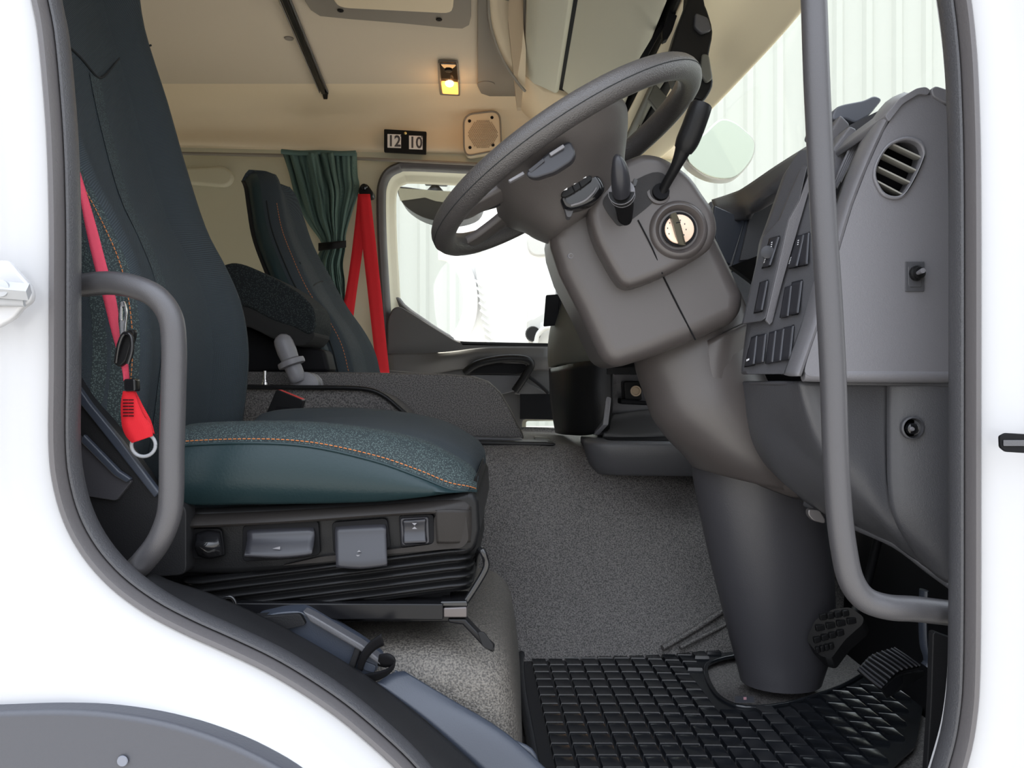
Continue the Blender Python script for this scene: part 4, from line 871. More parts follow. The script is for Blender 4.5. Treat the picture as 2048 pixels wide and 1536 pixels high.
# light edge moulding that follows the panel
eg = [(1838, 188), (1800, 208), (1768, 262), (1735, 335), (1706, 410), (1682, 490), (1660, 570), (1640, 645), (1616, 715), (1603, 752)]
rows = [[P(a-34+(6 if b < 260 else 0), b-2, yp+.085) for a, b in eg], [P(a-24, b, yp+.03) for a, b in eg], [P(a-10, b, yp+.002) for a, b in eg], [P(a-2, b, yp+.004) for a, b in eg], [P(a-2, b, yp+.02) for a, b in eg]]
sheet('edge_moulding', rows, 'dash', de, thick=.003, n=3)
# shadow along the panel edge, put in as a thin black tube
tube('panel_gap', [P(a-1, b, yp+.003) for a, b in eg], .0016, 'deepblack', de, sm=3, seg=6)
# vent
vt = thing('side_air_vent', 'oval air vent with four pale slats in the dashboard end', 'air vent', P(1801, 400, yp))
vr = vent_pts(1.0); vi = vent_pts(.88)
slab('vent_frame', [P(v.x, v.y, yp-.004) for v in vr], (0, .012, 0), 'dash', vt, holes=[[P(v.x, v.y, yp-.004) for v in vi]], bevel=.002)
slab('vent_cavity', [P(v.x, v.y, yp+.05) for v in vent_pts(1.05)], (0, .01, 0), 'deepblack', vt)
ring = [[P(v.x, v.y, yp+y_) for v in vent_pts(.93)] for y_ in (.004, .055)]
V, F = grid_mesh(ring, True); mk('vent_wall', V, F, 'deepblack', vt)
for (a0, b0), (a1, b1) in (((1782, 284), (1846, 314)), ((1766, 306), (1836, 340)), ((1757, 332), (1824, 364)), ((1755, 360), (1808, 388))):
    slab('slat', [P(a0, b0, yp+.002), P(a1, b1, yp+.002), P(a1, b1+4, yp+.002), P(a0, b0+4, yp+.002)], (0, .022, .004), 'slat', vt, bevel=.0006)
# toggle switch
tg = thing('toggle_switch', 'small black toggle switch on a square plate in the dash end', 'switch', P(1829, 582, yp))
slab('plate', rounded(PP([(1811, 523), (1849, 523), (1849, 583), (1811, 583)], yp-.002), .001), (0, .002, 0), 'dashdark', tg, bevel=.0006)
slab('inner_plate', rounded(PP([(1817, 533), (1843, 533), (1843, 574), (1820, 574), (1817, 570)], yp-.003), .001), (0, .002, 0), 'dashdark', tg, bevel=.0006)
lathe('threaded_nut', P(1832, 547, yp-.003), (.15, -1, 0), [(0, .0095), (.004, .0095), (.005, .0075), (.009, .0070), (.010, .004)], 'blackplastic', tg, seg=16)
tube('toggle_stem', [P(1834, 547, yp-.010), P(1846, 541, yp-.028)], [.0022, .0032], 'dash', tg, seg=10)
# lower dash
ld = thing('lower_dashboard', 'dark curved lower dash cover below the switch panel', 'dashboard', P(1700, 1140, 1.05))
def col(px, ys, ds_): return [P(px_, y, d) for px_, y, d in zip(px, ys, ds_)]
cols = [
 ([1470, 1474, 1482, 1500, 1535, 1585, 1612], [764, 790, 830, 880, 930, 975, 1004], [1.28, 1.27, 1.26, 1.25, 1.24, 1.23, 1.22]),
 ([1500, 1504, 1514, 1534, 1575, 1630, 1668], [764, 800, 850, 905, 965, 1010, 1034], [1.20, 1.20, 1.19, 1.18, 1.17, 1.17, 1.17]),
 ([1560, 1566, 1580, 1600, 1640, 1690, 1720], [764, 810, 870, 930, 990, 1035, 1052], [1.10, 1.10, 1.11, 1.11, 1.12, 1.13, 1.14]),
 ([1592, 1602, 1622, 1652, 1690, 1735, 1760], [764, 820, 890, 950, 1008, 1050, 1072], [1.045, 1.05, 1.06, 1.07, 1.08, 1.09, 1.11]),
 ([1612, 1625, 1648, 1682, 1722, 1765, 1790], [764, 820, 890, 950, 1010, 1058, 1086], [1.03, 1.03, 1.035, 1.045, 1.055, 1.07, 1.09]),
 ([1700, 1704, 1712, 1728, 1756, 1790, 1810], [764, 830, 900, 960, 1020, 1070, 1100], [1.035, 1.035, 1.035, 1.035, 1.04, 1.05, 1.07]),
 ([1776, 1776, 1778, 1780, 1790, 1815, 1840], [764, 830, 900, 970, 1030, 1080, 1122], [1.035, 1.035, 1.035, 1.035, 1.035, 1.04, 1.06]),
 ([1786, 1786, 1786, 1788, 1798, 1826, 1858], [764, 830, 900, 970, 1030, 1082, 1134], [1.020, 1.020, 1.020, 1.020, 1.020, 1.025, 1.04]),
 ([1900, 1900, 1900, 1900, 1900, 1902, 1905], [764, 830, 900, 970, 1040, 1110, 1168], [1.0, 1.0, 1.0, 1.0, 1.0, 1.005, 1.02]),
 ([2000, 2000, 2000, 2000, 2000, 2000, 2000], [764, 830, 900, 970, 1040, 1110, 1190], [1.0, 1.0, 1.0, 1.0, 1.0, 1.005, 1.02])]
sheet('cover', [col(*c) for c in cols], 'dashlow', ld, thick=.006, n=4, smooth=70)
slab('top_ledge', [P(1466, 762, 1.285), P(1500, 762, 1.19), P(1560, 762, 1.09), P(1600, 762, 1.03), P(1700, 762, 1.03), P(1900, 764, .995), P(2000, 764, .995), P(2000, 762, 1.2), P(1500, 762, 1.4)], (0, 0, -.006), 'dashlow', ld, bevel=.002)
lathe('recess_ring', P(1825, 856, 1.004), (0, -1, 0), [(-.004, .0145), (.002, .0145), (.003, .0125), (-.004, .0105)], 'dashdark', ld, seg=28)
lathe('push_stud', P(1822, 857, 1.003), (0, -1, 0), [(0, .0075), (.006, .0070), (.008, .004)], 'gloss', ld, seg=18)
lathe('centre_pin', P(1824, 858, .995), (0, -1, 0), [(0, .003), (.003, .002)], 'dash', ld, seg=10)
tube('under_edge', [P(1612, 1006, 1.22), P(1700, 1048, 1.15), P(1790, 1088, 1.09), P(1860, 1140, 1.05), P(1905, 1172, 1.02)], .006, 'dashlow', ld, sm=4, seg=10)
slab('under_bracket', rounded(PP([(1617, 1018), (1640, 1020), (1652, 1040), (1650, 1048), (1626, 1042), (1616, 1030)], 1.17), .004), (0, .012, 0), 'greymetal', ld, bevel=.002).data.materials[0] = mat('dull_steel', (.16, .15, .15, 1), .35, metal=.6)

# ---- demister cover on top of the dash, and lamellae
dm = thing('dash_top_cover', 'blue grey cover block on the dash top near the windscreen', 'dash cover', P(1700, 270, 1.3))
slab('cover_block', rounded(PP([(1664, 232), (1672, 214), (1688, 208), (1730, 200), (1750, 190), (1766, 198), (1740, 230), (1712, 246), (1690, 236), (1668, 240)], 1.22), .006), (0, .12, 0), 'plug', dm, bevel=.006, seg=3)
slab('cover_fin', PP([(1655, 270), (1682, 228), (1700, 246), (1700, 300), (1655, 330)], 1.20), (0, .05, 0), 'dash', dm, bevel=.004)
slab('cover_fin', PP([(1640, 330), (1700, 250), (1712, 256), (1716, 262), (1660, 400), (1640, 420)], 1.14), (0, .05, 0), 'dash', dm, bevel=.004)
for k in range(4):
    tube('lamella', [P(1655+k*8, 400-k*12, 1.11), P(1690+k*7, 320-k*6, 1.11), P(1718+k*7, 262-k*5, 1.11)], .0025, 'dash', dm, sm=3, seg=8)
slab('cover_base', PP([(1630, 420), (1650, 330), (1700, 250), (1790, 205), (1790, 300), (1700, 500), (1640, 560)], 1.16), (0, .10, 0), 'dashdark', dm)

# ---- switch panel
sw = thing('switch_panel', 'angled grey switch panel of rocker switches left of the grab bar', 'switch panel', P(1540, 752, 1.1))
def spd(px, py):   # panel plane: nearer to the right
    return 1.165-(px-1480)*.00085+.0001*(756-py)
def SP(px, py, o=0): return P(px, py, spd(px, py)+o)
pf = [(1492, 748), (1494, 720), (1500, 672), (1530, 470), (1545, 430), (1580, 330), (1600, 300), (1672, 300), (1668, 380), (1652, 440), (1640, 520), (1632, 580), (1604, 720), (1596, 748)]
slab('panel_face', rounded([SP(a, b) for a, b in pf], .006), (.01, .06, 0), 'dashdark', sw, bevel=.003, seg=3)
# right bevel of the panel, its light painted in as paler plastic
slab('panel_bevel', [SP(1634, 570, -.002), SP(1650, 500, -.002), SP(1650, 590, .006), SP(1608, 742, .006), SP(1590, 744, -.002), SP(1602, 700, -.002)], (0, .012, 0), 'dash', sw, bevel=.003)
# raised wing
wg = [(1487, 648), (1529, 469), (1560, 438), (1580, 390), (1606, 330), (1616, 330), (1600, 400), (1578, 440), (1532, 636), (1524, 642)]
slab('raised_wing', [SP(a, b, -.018) for a, b in wg], (.002, .018, 0), 'dashdark', sw, bevel=.003, seg=3)
slab('wing_edge', [SP(1532, 640, -.0185), SP(1578, 440, -.0185), SP(1600, 400, -.0185), SP(1626, 330, -.018), SP(1632, 334, -.004), SP(1612, 400, -.004), SP(1597, 440, -.004), SP(1545, 644, -.004), SP(1540, 650, -.010)], (.0, .006, 0), 'dash', sw, bevel=.001)  # lit edge of the wing, put in as a strip of paler plastic
# rocker switches: (x left bottom, x right bottom, y bottom, x left top, x right top, y top, offset)
sws = [((1526, 1540, 534), (1541, 1558, 476), -.020, 'marked'), ((1510, 1524, 624), (1522, 1535, 564), -.020, ''),
       ((1576, 1594, 536), (1594, 1608, 472), 0, 'marked'), ((1594, 1614, 532), (1606, 1618, 468), 0, ''),
       ((1561, 1576, 636), (1571, 1583, 574), 0, ''), ((1577, 1596, 630), (1585, 1604, 564), 0, ''),
       ((1491, 1508, 732), (1504, 1514, 674), 0, 'lamp'), ((1509, 1526, 728), (1515, 1532, 670), 0, ''),
       ((1532, 1545, 728), (1540, 1552, 664), 0, ''), ((1546, 1561, 725), (1553, 1568, 660), 0, ''), ((1562, 1580, 722), (1569, 1587, 654), 0, '')]
pls = {0: 'top left switch of the angled panel, with white arc marks', 1: 'single blank switch low on the raised wing of the panel', 2: 'upper switch with white demist marks beside the raised wing', 3: 'upper blank switch partly behind the long grab bar', 4: 'left one of the middle switch pair', 5: 'right one of the middle switch pair', 6: 'bottom left switch with a white lamp mark', 7: 'blank switch beside the lamp switch in the bottom row', 8: 'left one of the bottom trio of blank switches', 9: 'middle one of the bottom trio of blank switches', 10: 'right one of the bottom trio of blank switches'}
for i, ((a, b, yb), (c, e, yt), o, mk_) in enumerate(sws):
    t = thing('rocker_switch', pls[i], 'switch', SP(a, yb, o), 'rocker switches on the angled panel')
    slab('switch_well', [SP(a-1.5, yb+3, o-.001), SP(b+1, yb-1, o-.001), SP(e+1.5, yt-5, o-.001), SP(c-1, yt, o-.001)], (0, .004, 0), 'deepblack', t, smooth=0)
    bul = -.007 if mk_ else -.004
    rows = [[SP(c, yt+1, o-.002), SP((c+e)/2, yt-1, o-.003), SP(e, yt-3, o-.003)], [SP((a+c)/2, (yb+yt)/2, o-.003), SP((a+b+c+e)/4, (yb+yt)/2-1, o-.004), SP((b+e)/2, (yb+yt)/2-3, o-.004)], [SP(a, yb, o-.003+bul*.4), SP((a+b)/2, yb-1, o-.004+bul), SP(b, yb-4, o-.004+bul)]]
    rk = sheet('rocker', rows, 'button', t, thick=.003, off=0, n=3)
    tube('painted_lit_edge', [SP(e, yt-2, o-.004), SP((b+e)/2, (yb+yt)/2-2, o-.0055), SP(b, yb-4, o-.005+bul)], .0011, 'arch', rk, seg=6)  # light along the rocker edge, put in as a paler tube
    if mk_ == 'marked':
        for k in range(5): slab('symbol_mark', [SP(a+1+k*.9, yb-8-k*3, o-.0145), SP(a+3.2+k*.9, yb-9-k*3, o-.0145), SP(a+3.4+k*.9, yb-10-k*3, o-.0145), SP(a+1.2+k*.9, yb-9-k*3, o-.0145)], (0, .0004, 0), 'mark', rk, smooth=0)
        for k in range(3): slab('symbol_mark', [SP(c+.5+k*.5, yt+18-k*4, o-.012), SP(c+3+k*.5, yt+17-k*4, o-.012), SP(c+3+k*.5, yt+15.5-k*4, o-.012), SP(c+.5+k*.5, yt+16.5-k*4, o-.012)], (0, .0004, 0), 'mark', rk, smooth=0)
    if mk_ == 'lamp':
        for k in range(3): slab('symbol_mark', [SP(a+2+k*2, yb-13-k, o-.0145), SP(a+3.4+k*2, yb-13.5-k, o-.0145), SP(a+3.4+k*2, yb-10-k, o-.0145), SP(a+2+k*2, yb-9.5-k, o-.0145)], (0, .0004, 0), 'mark', rk, smooth=0)
lathe('lighting_dial', SP(1535, 505, -.030), (-.3, -1, .05), [(0, .009), (.003, .009), (.004, .006)], 'button', seg=20, label='small round lighting dial on the top left switch', cat='dial')

# ================================================================== STEERING COLUMN
sc = thing('steering_column', 'dark grey steering column shroud with ignition lock', 'steering column', P(1540, 1390, 1.36))
main = [(1098, 458), (1104, 440), (1130, 418), (1200, 350), (1260, 318), (1330, 322), (1385, 350), (1420, 410), (1438, 470), (1462, 520), (1492, 585), (1492, 636), (1390, 682), (1300, 716), (1215, 742), (1196, 700), (1160, 622), (1120, 545), (1102, 490)]
slab('lower_shroud', spline(PP(main, 1.17), 1, True), (0, .20, 0), 'column', sc, bevel=.032, seg=6)
up = [(1178, 412), (1205, 360), (1240, 325), (1265, 312), (1290, 305), (1322, 310), (1352, 326), (1384, 352), (1408, 386), (1430, 420), (1437, 455), (1430, 482), (1418, 500), (1388, 520), (1330, 550), (1272, 572), (1252, 572), (1236, 560), (1212, 520), (1188, 470)]
UPY = 1.125
upo = [P(v.x, v.y, UPY) for v in spline([Vector((a, b, 0)) for a, b in up], 3, True)]
igc = P(1357, 460, UPY)
hole = [igc+Vector((.0335*math.cos(t), 0, .0335*math.sin(t))) for t in [k*math.pi/16 for k in range(32)]]
slab('upper_shroud', upo, (0, .07, 0), 'column', sc, bevel=.014, seg=5)
# recess plate for the stalks
slab('stalk_recess', spline(PP([(1206, 402), (1222, 382), (1262, 364), (1305, 345), (1330, 350), (1330, 376), (1302, 408), (1262, 440), (1240, 452), (1226, 440), (1212, 420)], UPY-.0015), 3, True), (0, .004, 0), mat('rough_black', (.018, .017, .018, 1), .8, .5, 300), sc, smooth=0)
tube('shroud_joint', [P(1276, 440, UPY-.0012), P(1305, 497, UPY-.0012), P(1325, 548, UPY+.004)], .0010, 'deepblack', sc, sm=3, seg=6)
tube('shroud_joint', [P(1326, 552, 1.169), P(1360, 620, 1.169), P(1391, 680, 1.172)], .0012, 'deepblack', sc, sm=3, seg=6)
lathe('shroud_screw', P(1141, 512, 1.172), (0, -1, 0), [(0, .005), (.002, .004), (.001, .002)], 'dash', sc, seg=12)
# ignition
lathe('lock_collar', igc+Vector((0, .004, 0)), (0, -1, 0), [(0, .043), (.007, .0405), (.0115, .037), (.0120, .034), (.007, .029), (-.002, .0245)], 'column', sc, seg=40, caps=False)
lathe('lock_well', igc+Vector((0, -.003, 0)), (0, -1, 0), [(0, .0245), (.0015, .0245)], 'deepblack', sc, seg=32)
lkf = lathe('lock_face', igc+Vector((.0000, -.005, 0)), (0, -1, 0), [(0, .0205), (.002, .0205), (.003, .0195)], 'ignition', sc, seg=32)
for t in range(8):
    an = math.radians(t*36-40); c_ = igc+Vector((-.004+.013*math.cos(an), -.0083, .013*math.sin(an))); slab('lock_mark', [c_+Vector((-.0007, 0, -.001)), c_+Vector((.0007, 0, -.001)), c_+Vector((.0007, 0, .001)), c_+Vector((-.0007, 0, .001))], (0, .0004, 0), 'print', lkf, smooth=0)
ky = thing('ignition_key', 'olive key with rounded bow standing in the ignition lock', 'key', igc+Vector((0, -.02, -.02)))
kp = [P(1341, 428, UPY-.02), P(1352, 424, UPY-.022), P(1359, 440, UPY-.026), P(1366, 465, UPY-.026), P(1371, 486, UPY-.02), P(1372, 490, UPY-.01), P(1358, 489, UPY-.01), P(1352, 470, UPY-.015), P(1346, 445, UPY-.018)]
slab('key_bow', rounded(kp, .002), (0, .010, 0), 'keyplastic', ky, bevel=.002)
tube('key_joint', [P(1352, 446, UPY-.0275), P(1361, 444, UPY-.0275)], .0006, 'deepblack', ky, seg=6)
# lower fairing flowing to the dash, and boot to the floor
def ell(cx, cz, ax_, ay_, cy, tilt=0, n=28):
    return [Vector((cx+ax_*math.cos(t), cy+ay_*math.sin(t), cz+ax_*math.cos(t)*tilt)) for t in [2*math.pi*k/n for k in range(n)]]
def PX(px, d): return (px-1024)*d/K
def PZ(py, d): return CZ-(py-768)*d/K
rings = []
for px0, px1, py, d, ay_, tl in ((1262, 1480, 630, 1.30, .060, .40), (1270, 1500, 690, 1.30, .075, .40), (1288, 1510, 750, 1.30, .080, .36), (1306, 1540, 810, 1.30, .085, .25), (1336, 1570, 870, 1.31, .09, .08), (1365, 1600, 920, 1.32, .09, -.10), (1386, 1620, 960, 1.335, .085, -.22)):
    x0, x1 = PX(px0, d), PX(px1, d); rings.append(ell((x0+x1)/2, PZ(py, d), (x1-x0)/2, ay_, d, tl))
loft('column_fairing', rings, 'column', sc, sm=4, smooth=70)
# broad curved skirt right of the fairing
sheet('fairing_skirt', [[P(1400, 690, 1.235), P(1390, 760, 1.235), P(1400, 840, 1.24), P(1440, 910, 1.25), P(1500, 958, 1.26), P(1590, 992, 1.27)],
                        [P(1450, 665, 1.225), P(1440, 740, 1.225), P(1450, 820, 1.225), P(1490, 890, 1.235), P(1550, 950, 1.25), P(1620, 990, 1.26)],
                        [P(1505, 640, 1.25), P(1500, 720, 1.26), P(1500, 800, 1.27), P(1540, 880, 1.27), P(1600, 930, 1.27), P(1660, 960, 1.28)]], 'column', sc, thick=.01, n=4)
rings = []
for px0, px1, py, d, ay_ in ((1380, 1600, 900, 1.36, .070), (1386, 1640, 955, 1.37, .072), (1400, 1650, 1030, 1.375, .070), (1420, 1662, 1120, 1.38, .068), (1445, 1668, 1220, 1.385, .064), (1466, 1660, 1300, 1.39, .060), (1478, 1646, 1345, 1.39, .058), (1482, 1640, 1362, 1.39, .058)):
    x0, x1 = PX(px0, d), PX(px1, d); rings.append(ell((x0+x1)/2, PZ(py, d), (x1-x0)/2, ay_, d, 0))
loft('column_boot', rings, 'boot', sc, sm=4, smooth=70)

# ---- wheel
WC = Vector((.0804, 1.2027, CZ+.3329)); WA = Vector((.849, 0, .5284)); WN = Vector((-.5279, .0427, .8482)); WB = Vector((.02256, .9991, -.0362))
def w(u, v, n=0): return WC+WA*u+WB*v+WN*n
sw_ = thing('steering_wheel', 'large dark grey leather grained steering wheel', 'steering wheel', w(0, 0, -.08))
RW = .215; rings = []; NN = 96
for k in range(NN):
    t = 2*math.pi*k/NN; c = w(RW*math.cos(t), RW*math.sin(t)); rad = (WA*math.cos(t)+WB*math.sin(t))
    rings.append([c+rad*.0178*math.cos(s)+WN*.0185*math.sin(s) for s in [2*math.pi*j/20 for j in range(20)]])
V = [v for r in rings for v in r]; F = [[i*20+j, i*20+(j+1) % 20, ((i+1) % NN)*20+(j+1) % 20, ((i+1) % NN)*20+j] for i in range(NN) for j in range(20)]
mk('rim', V, F, 'wheel', sw_, smooth=80)
rings = [w((RW+.0179*math.cos(-.2))*math.cos(t), (RW+.0179*math.cos(-.2))*math.sin(t), .0185*math.sin(-.2)) for t in [2*math.pi*k/96 for k in range(97)]]
tube('rim_seam', rings, .0006, 'seam', sw_, seg=5, caps=False)
# hub: upper pad flowing to the rim on both sides, tapering to the column
def hubring(us_, un, vs_, vn, n, p=3.2):
    """superellipse in the wheel plane, shifted down by n"""
    o = []
    for k in range(48):
        t = 2*math.pi*k/48; c, s = math.cos(t), math.sin(t); r = (abs(c)**p+abs(s)**p)**(-1/p)
        o.append(w(us_+un*c*r, vs_+vn*s*r, n))
    return o
loft('hub', [hubring(-.015, .080, 0, .140, .016), hubring(-.013, .098, 0, .180, .012), hubring(-.013, .110, 0, .196, 0, 3), hubring(-.013, .108, 0, .190, -.012, 3), hubring(-.014, .100, 0, .165, -.028, 2.8), hubring(-.016, .090, 0, .130, -.045, 2.6), hubring(-.018, .078, 0, .095, -.065), hubring(-.02, .060, 0, .07, -.090)], 'wheelhub', sw_, sm=3, smooth=70)
# lower spoke pair
for s in (-1, 1):
    rows = [[w(-.075, s*.09, -.002), w(-.120, s*.105, -.004), w(-.165, s*.115, -.004), w(-.188, s*.120, 0)], [w(-.085, s*.06, -.010), w(-.125, s*.075, -.010), w(-.165, s*.090, -.008), w(-.192, s*.098, -.004)], [w(-.09, s*.03, -.002), w(-.13, s*.052, -.004), w(-.17, s*.068, -.004), w(-.197, s*.078, 0)]]
    sheet('lower_spoke', rows, 'wheelhub', sw_, thick=.012, n=4)
slab('spoke_button', rounded([w(-.150, -.082, -.010), w(-.118, -.066, -.012), w(-.110, -.040, -.012), w(-.128, -.040, -.012), w(-.155, -.062, -.010)], .003), WN*.012, 'button', sw_, bevel=.002)
slab('horn_pad', hubring(-.015, .080, 0, .10, .019), WN*.008, 'wheelhub', sw_, bevel=.003)
# button pod on the near spoke, underside
def wblk(name, u0, u1, v0, v1, n0, n1, m, bev=.003):
    slab(name, rounded([w(u0, v0, n0), w(u1, v0, n0), w(u1, v1, n0), w(u0, v1, n0)], .006), WN*(n1-n0), m, sw_, bevel=bev, seg=3)
def PW(px, py, off):     # point on the plane parallel to the wheel, off below it
    r = Vector(((px-1024)/K, 1, -(py-768)/K)); O = Vector((0, 0, CZ)); return O+r*(((WC+WN*off-O).dot(WN))/r.dot(WN))
pod = [(1052, 344), (1096, 304), (1140, 280), (1152, 305), (1145, 322), (1110, 345), (1070, 358), (1054, 354)]
podp = rounded([P(a, b, 1.005+(b-280)*-.0001) for a, b in pod], .006)
bpd = slab('button_pod', podp, (0.004, .035, .006), 'button', sw_, bevel=.004, seg=3)
slab('pod_top_button', rounded([P(1056, 340, .998), P(1086, 316, .998), P(1090, 322, .998), P(1062, 346, .998)], .001), (0, .01, 0), 'button', bpd, bevel=.001)
slab('pod_top_button', rounded([P(1098, 306, .998), P(1126, 288, .998), P(1130, 294, .998), P(1102, 312, .998)], .001), (0, .01, 0), 'dash', bpd, bevel=.001)
slab('pod_wing', [P(1016, 360, 1.01), P(1046, 342, 1.01), P(1050, 348, 1.01), P(1020, 364, 1.01)], (0, .01, 0), 'dash', sw_, bevel=.001)

# ---- radio control pod behind the wheel
rp = thing('radio_control_pod', 'gloss black audio control pod with white arrows under the wheel', 'control pod', P(1165, 430, 1.1))
slab('pod_body', spline(PP([(1120, 388), (1132, 375), (1160, 356), (1182, 346), (1196, 348), (1210, 372), (1204, 388), (1184, 406), (1150, 418), (1132, 416), (1122, 402)], 1.10), 3, True), (0, .04, 0), 'gloss', rp, bevel=.008, seg=4)
kpd = slab('pod_keypad', spline(PP([(1122, 390), (1132, 376), (1160, 358), (1178, 350), (1184, 360), (1150, 384), (1130, 394)], 1.094), 2, True), (0, .008, 0), 'blackplastic', rp, bevel=.002)
slab('pod_foot', rounded(PP([(1128, 414), (1148, 418), (1142, 434), (1134, 434)], 1.11), .002), (0, .03, 0), 'dashdark', rp, bevel=.002)
tube('pod_ridge', [P(1142, 411, 1.096), P(1168, 402, 1.094), P(1186, 386, 1.094), P(1192, 376, 1.096)], .0018, 'dash', rp, sm=4, seg=8)
for a, b in ((1131, 378), (1169, 354)):
    slab('arrow_mark', [P(a-4, b+3, 1.0925), P(a+4, b-3, 1.0925), P(a+3, b+1.5, 1.0925)], (0, .0005, 0), 'mark', kpd, smooth=0)
slab('arrow_mark', [P(1146, 365, 1.0925), P(1151, 362, 1.0925), P(1151, 364, 1.0925), P(1149, 367, 1.0925), P(1153, 366, 1.0925), P(1148, 369, 1.0925)], (0, .0005, 0), 'mark', kpd, smooth=0)
tube('key_gap', [P(1144, 371, 1.0935), P(1150, 384, 1.0935)], .0008, 'deepblack', kpd, seg=6)
tube('key_gap', [P(1158, 364, 1.0935), P(1163, 376, 1.0935)], .0008, 'deepblack', kpd, seg=6)
# ---- indicator stalk
st = thing('indicator_stalk', 'short black indicator stalk with twist end, pointing at the door', 'stalk', P(1248, 440, 1.12))
ax = [P(1250, 440, 1.13), P(1249, 415, 1.10), P(1245, 392, 1.07), P(1243, 384, 1.058), P(1237, 358, 1.03)]
tube('stalk_base', [ax[0], ax[1], ax[2]], [.010, .0125, .0150], 'deepblack', st, seg=20)
tube('stalk_grip', [ax[2], ax[3]], [.0165, .0172], 'blackplastic', st, seg=24)
tube('grip_ring', [ax[2]+(ax[3]-ax[2])*.05, ax[2]+(ax[3]-ax[2])*.12], [.0172, .0172], 'dash', st, seg=24)
tube('grip_ring', [ax[2]+(ax[3]-ax[2])*.90, ax[3]], [.0178, .0178], 'dash', st, seg=24)
tube('twist_end', [ax[3], P(1241, 362, 1.045), P(1239, 338, 1.035), P(1236, 321, 1.03), P(1234, 312, 1.03), P(1233, 308, 1.03)], [.0170, .0172, .0150, .0105, .006, .001], 'button', st, sm=3, seg=24, flat=.72)
slab('stalk_tab', rounded(PP([(1268, 356), (1276, 360), (1272, 372), (1266, 372)], 1.06), .001), (0, .01, 0), 'gloss', st, bevel=.001)
# ---- retarder lever (long)
rl = thing('long_column_lever', 'long black column lever with padded grip rising beside the wheel', 'lever', P(1315, 400, 1.12))
tube('lever_shaft', [P(1322, 392, 1.13), P(1330, 372, 1.12), P(1350, 336, 1.10), P(1362, 310, 1.09), P(1370, 290, 1.085)], [.0065, .0068, .0075, .010, .013], 'blackplastic', rl, sm=4, seg=16)
tube('lever_grip', [P(1366, 300, 1.085), P(1374, 284, 1.08), P(1385, 258, 1.075), P(1396, 228, 1.07), P(1402, 212, 1.07)], [.0135, .0162, .0164, .0162, .0155], 'blackplastic', rl, sm=4, seg=18, flat=.9)
slab('grip_button', rounded([P(1394, 206, 1.062), P(1408, 203, 1.062), P(1421, 212, 1.062), P(1418, 226, 1.062), P(1406, 220, 1.062), P(1392, 215, 1.062)], .004), (0, .022, 0), 'step', rl, bevel=.003, seg=3)
lathe('lever_socket', P(1316, 388, UPY+.006), (.1, -1, .2), [(0, .018), (.006, .0175), (.007, .014), (.002, .012)], 'column', rl, seg=24)
lathe('socket_hole', P(1320, 386, UPY+.002), (.1, -1, .2), [(0, .012), (.0062, .012)], 'deepblack', rl, seg=24)

# ================================================================== GRAB BARS
gb = thing('short_grab_bar', 'bent grey grab bar in front of the driver seat', 'grab bar', P(270, 1150, .90))
tube('bar', [P(130, 571, .93), P(170, 570, .925), P(215, 566, .92), P(262, 572, .915), P(310, 592, .91), P(340, 632, .91), P(348, 690, .91), P(347, 780, .91), P(344, 900, .91), P(343, 985, .91), P(337, 1035, .91), P(316, 1085, .91), P(282, 1128, .915), P(250, 1160, .93)], .0137, 'bar', gb, sm=5, seg=24)
lb = thing('long_grab_bar', 'long upright grey grab bar at the front edge of the doorway', 'grab bar', P(1740, 1215, .90))
tube('bar', [P(1622, -260, .93), P(1624, -100, .92), P(1628, 0, .915), P(1633, 150, .91), P(1640, 300, .91), P(1648, 450, .91), P(1658, 600, .91), P(1666, 750, .91), P(1671, 900, .91), P(1678, 1020, .91), P(1688, 1100, .91), P(1702, 1160, .91), P(1730, 1198, .91), P(1775, 1214, .91), P(1830, 1218, .915), P(1900, 1226, .925), P(1950, 1230, .94)], .0145, 'bar', lb, sm=5, seg=24)

# ================================================================== SILL, STEP BOX
si = thing('sill_cover', 'matt black sill cover curving along the lower doorway', 'sill cover', P(700, 1480, .90))
top = [(284, 1160), (300, 1150), (345, 1168), (420, 1192), (520, 1236), (600, 1278), (690, 1330), (760, 1376), (850, 1448), (950, 1536), (1050, 1640)]
bot = [(290, 1178), (315, 1190), (365, 1222), (430, 1248), (520, 1288), (600, 1330), (680, 1390), (750, 1450), (820, 1520), (880, 1590), (940, 1660)]
sheet('sill_face', [[P(a, b, .935) for a, b in top], [P((a+c)/2, (b+e)/2-4, .895) for (a, b), (c, e) in zip(top, bot)], [P(a, b, .868) for a, b in bot]], 'sill', si, thick=.006, n=4)
sx = thing('step_storage_box', 'blue grey plastic step storage box between sill and floor', 'storage box', P(800, 1500, .96))
slab('box_upper', rounded(PP([(500, 1238), (560, 1224), (600, 1222), (625, 1236), (716, 1292), (762, 1328), (744, 1352), (690, 1350), (600, 1300)], .955), .008), (0, .04, 0), 'step', sx, bevel=.006, seg=3)
slab('box_ridge', rounded(PP([(500, 1236), (600, 1228), (612, 1250), (560, 1262)], .948), .004), (0, .02, 0), 'sill', sx, bevel=.003)
slab('box_rim', PP([(604, 1222), (626, 1232), (724, 1290), (770, 1328), (764, 1334), (716, 1300), (620, 1244)], .945), (0, .02, 0), 'dashdark', sx, bevel=.002)
slab('box_divider', PP([(712, 1290), (724, 1296), (706, 1345), (694, 1338)], .947), (0, .03, 0), 'sill', sx, bevel=.002)
sheet('box_lower', [[P(752, 1368, .95), P(780, 1350, .965), P(806, 1345, .975)], [P(850, 1440, .95), P(878, 1410, .965), P(900, 1402, .975)], [P(950, 1530, .95), P(980, 1470, .965), P(1010, 1470, .975)], [P(1050, 1620, .95), P(1080, 1560, .965), P(1100, 1550, .975)]], 'step', sx, thick=.008, n=4)
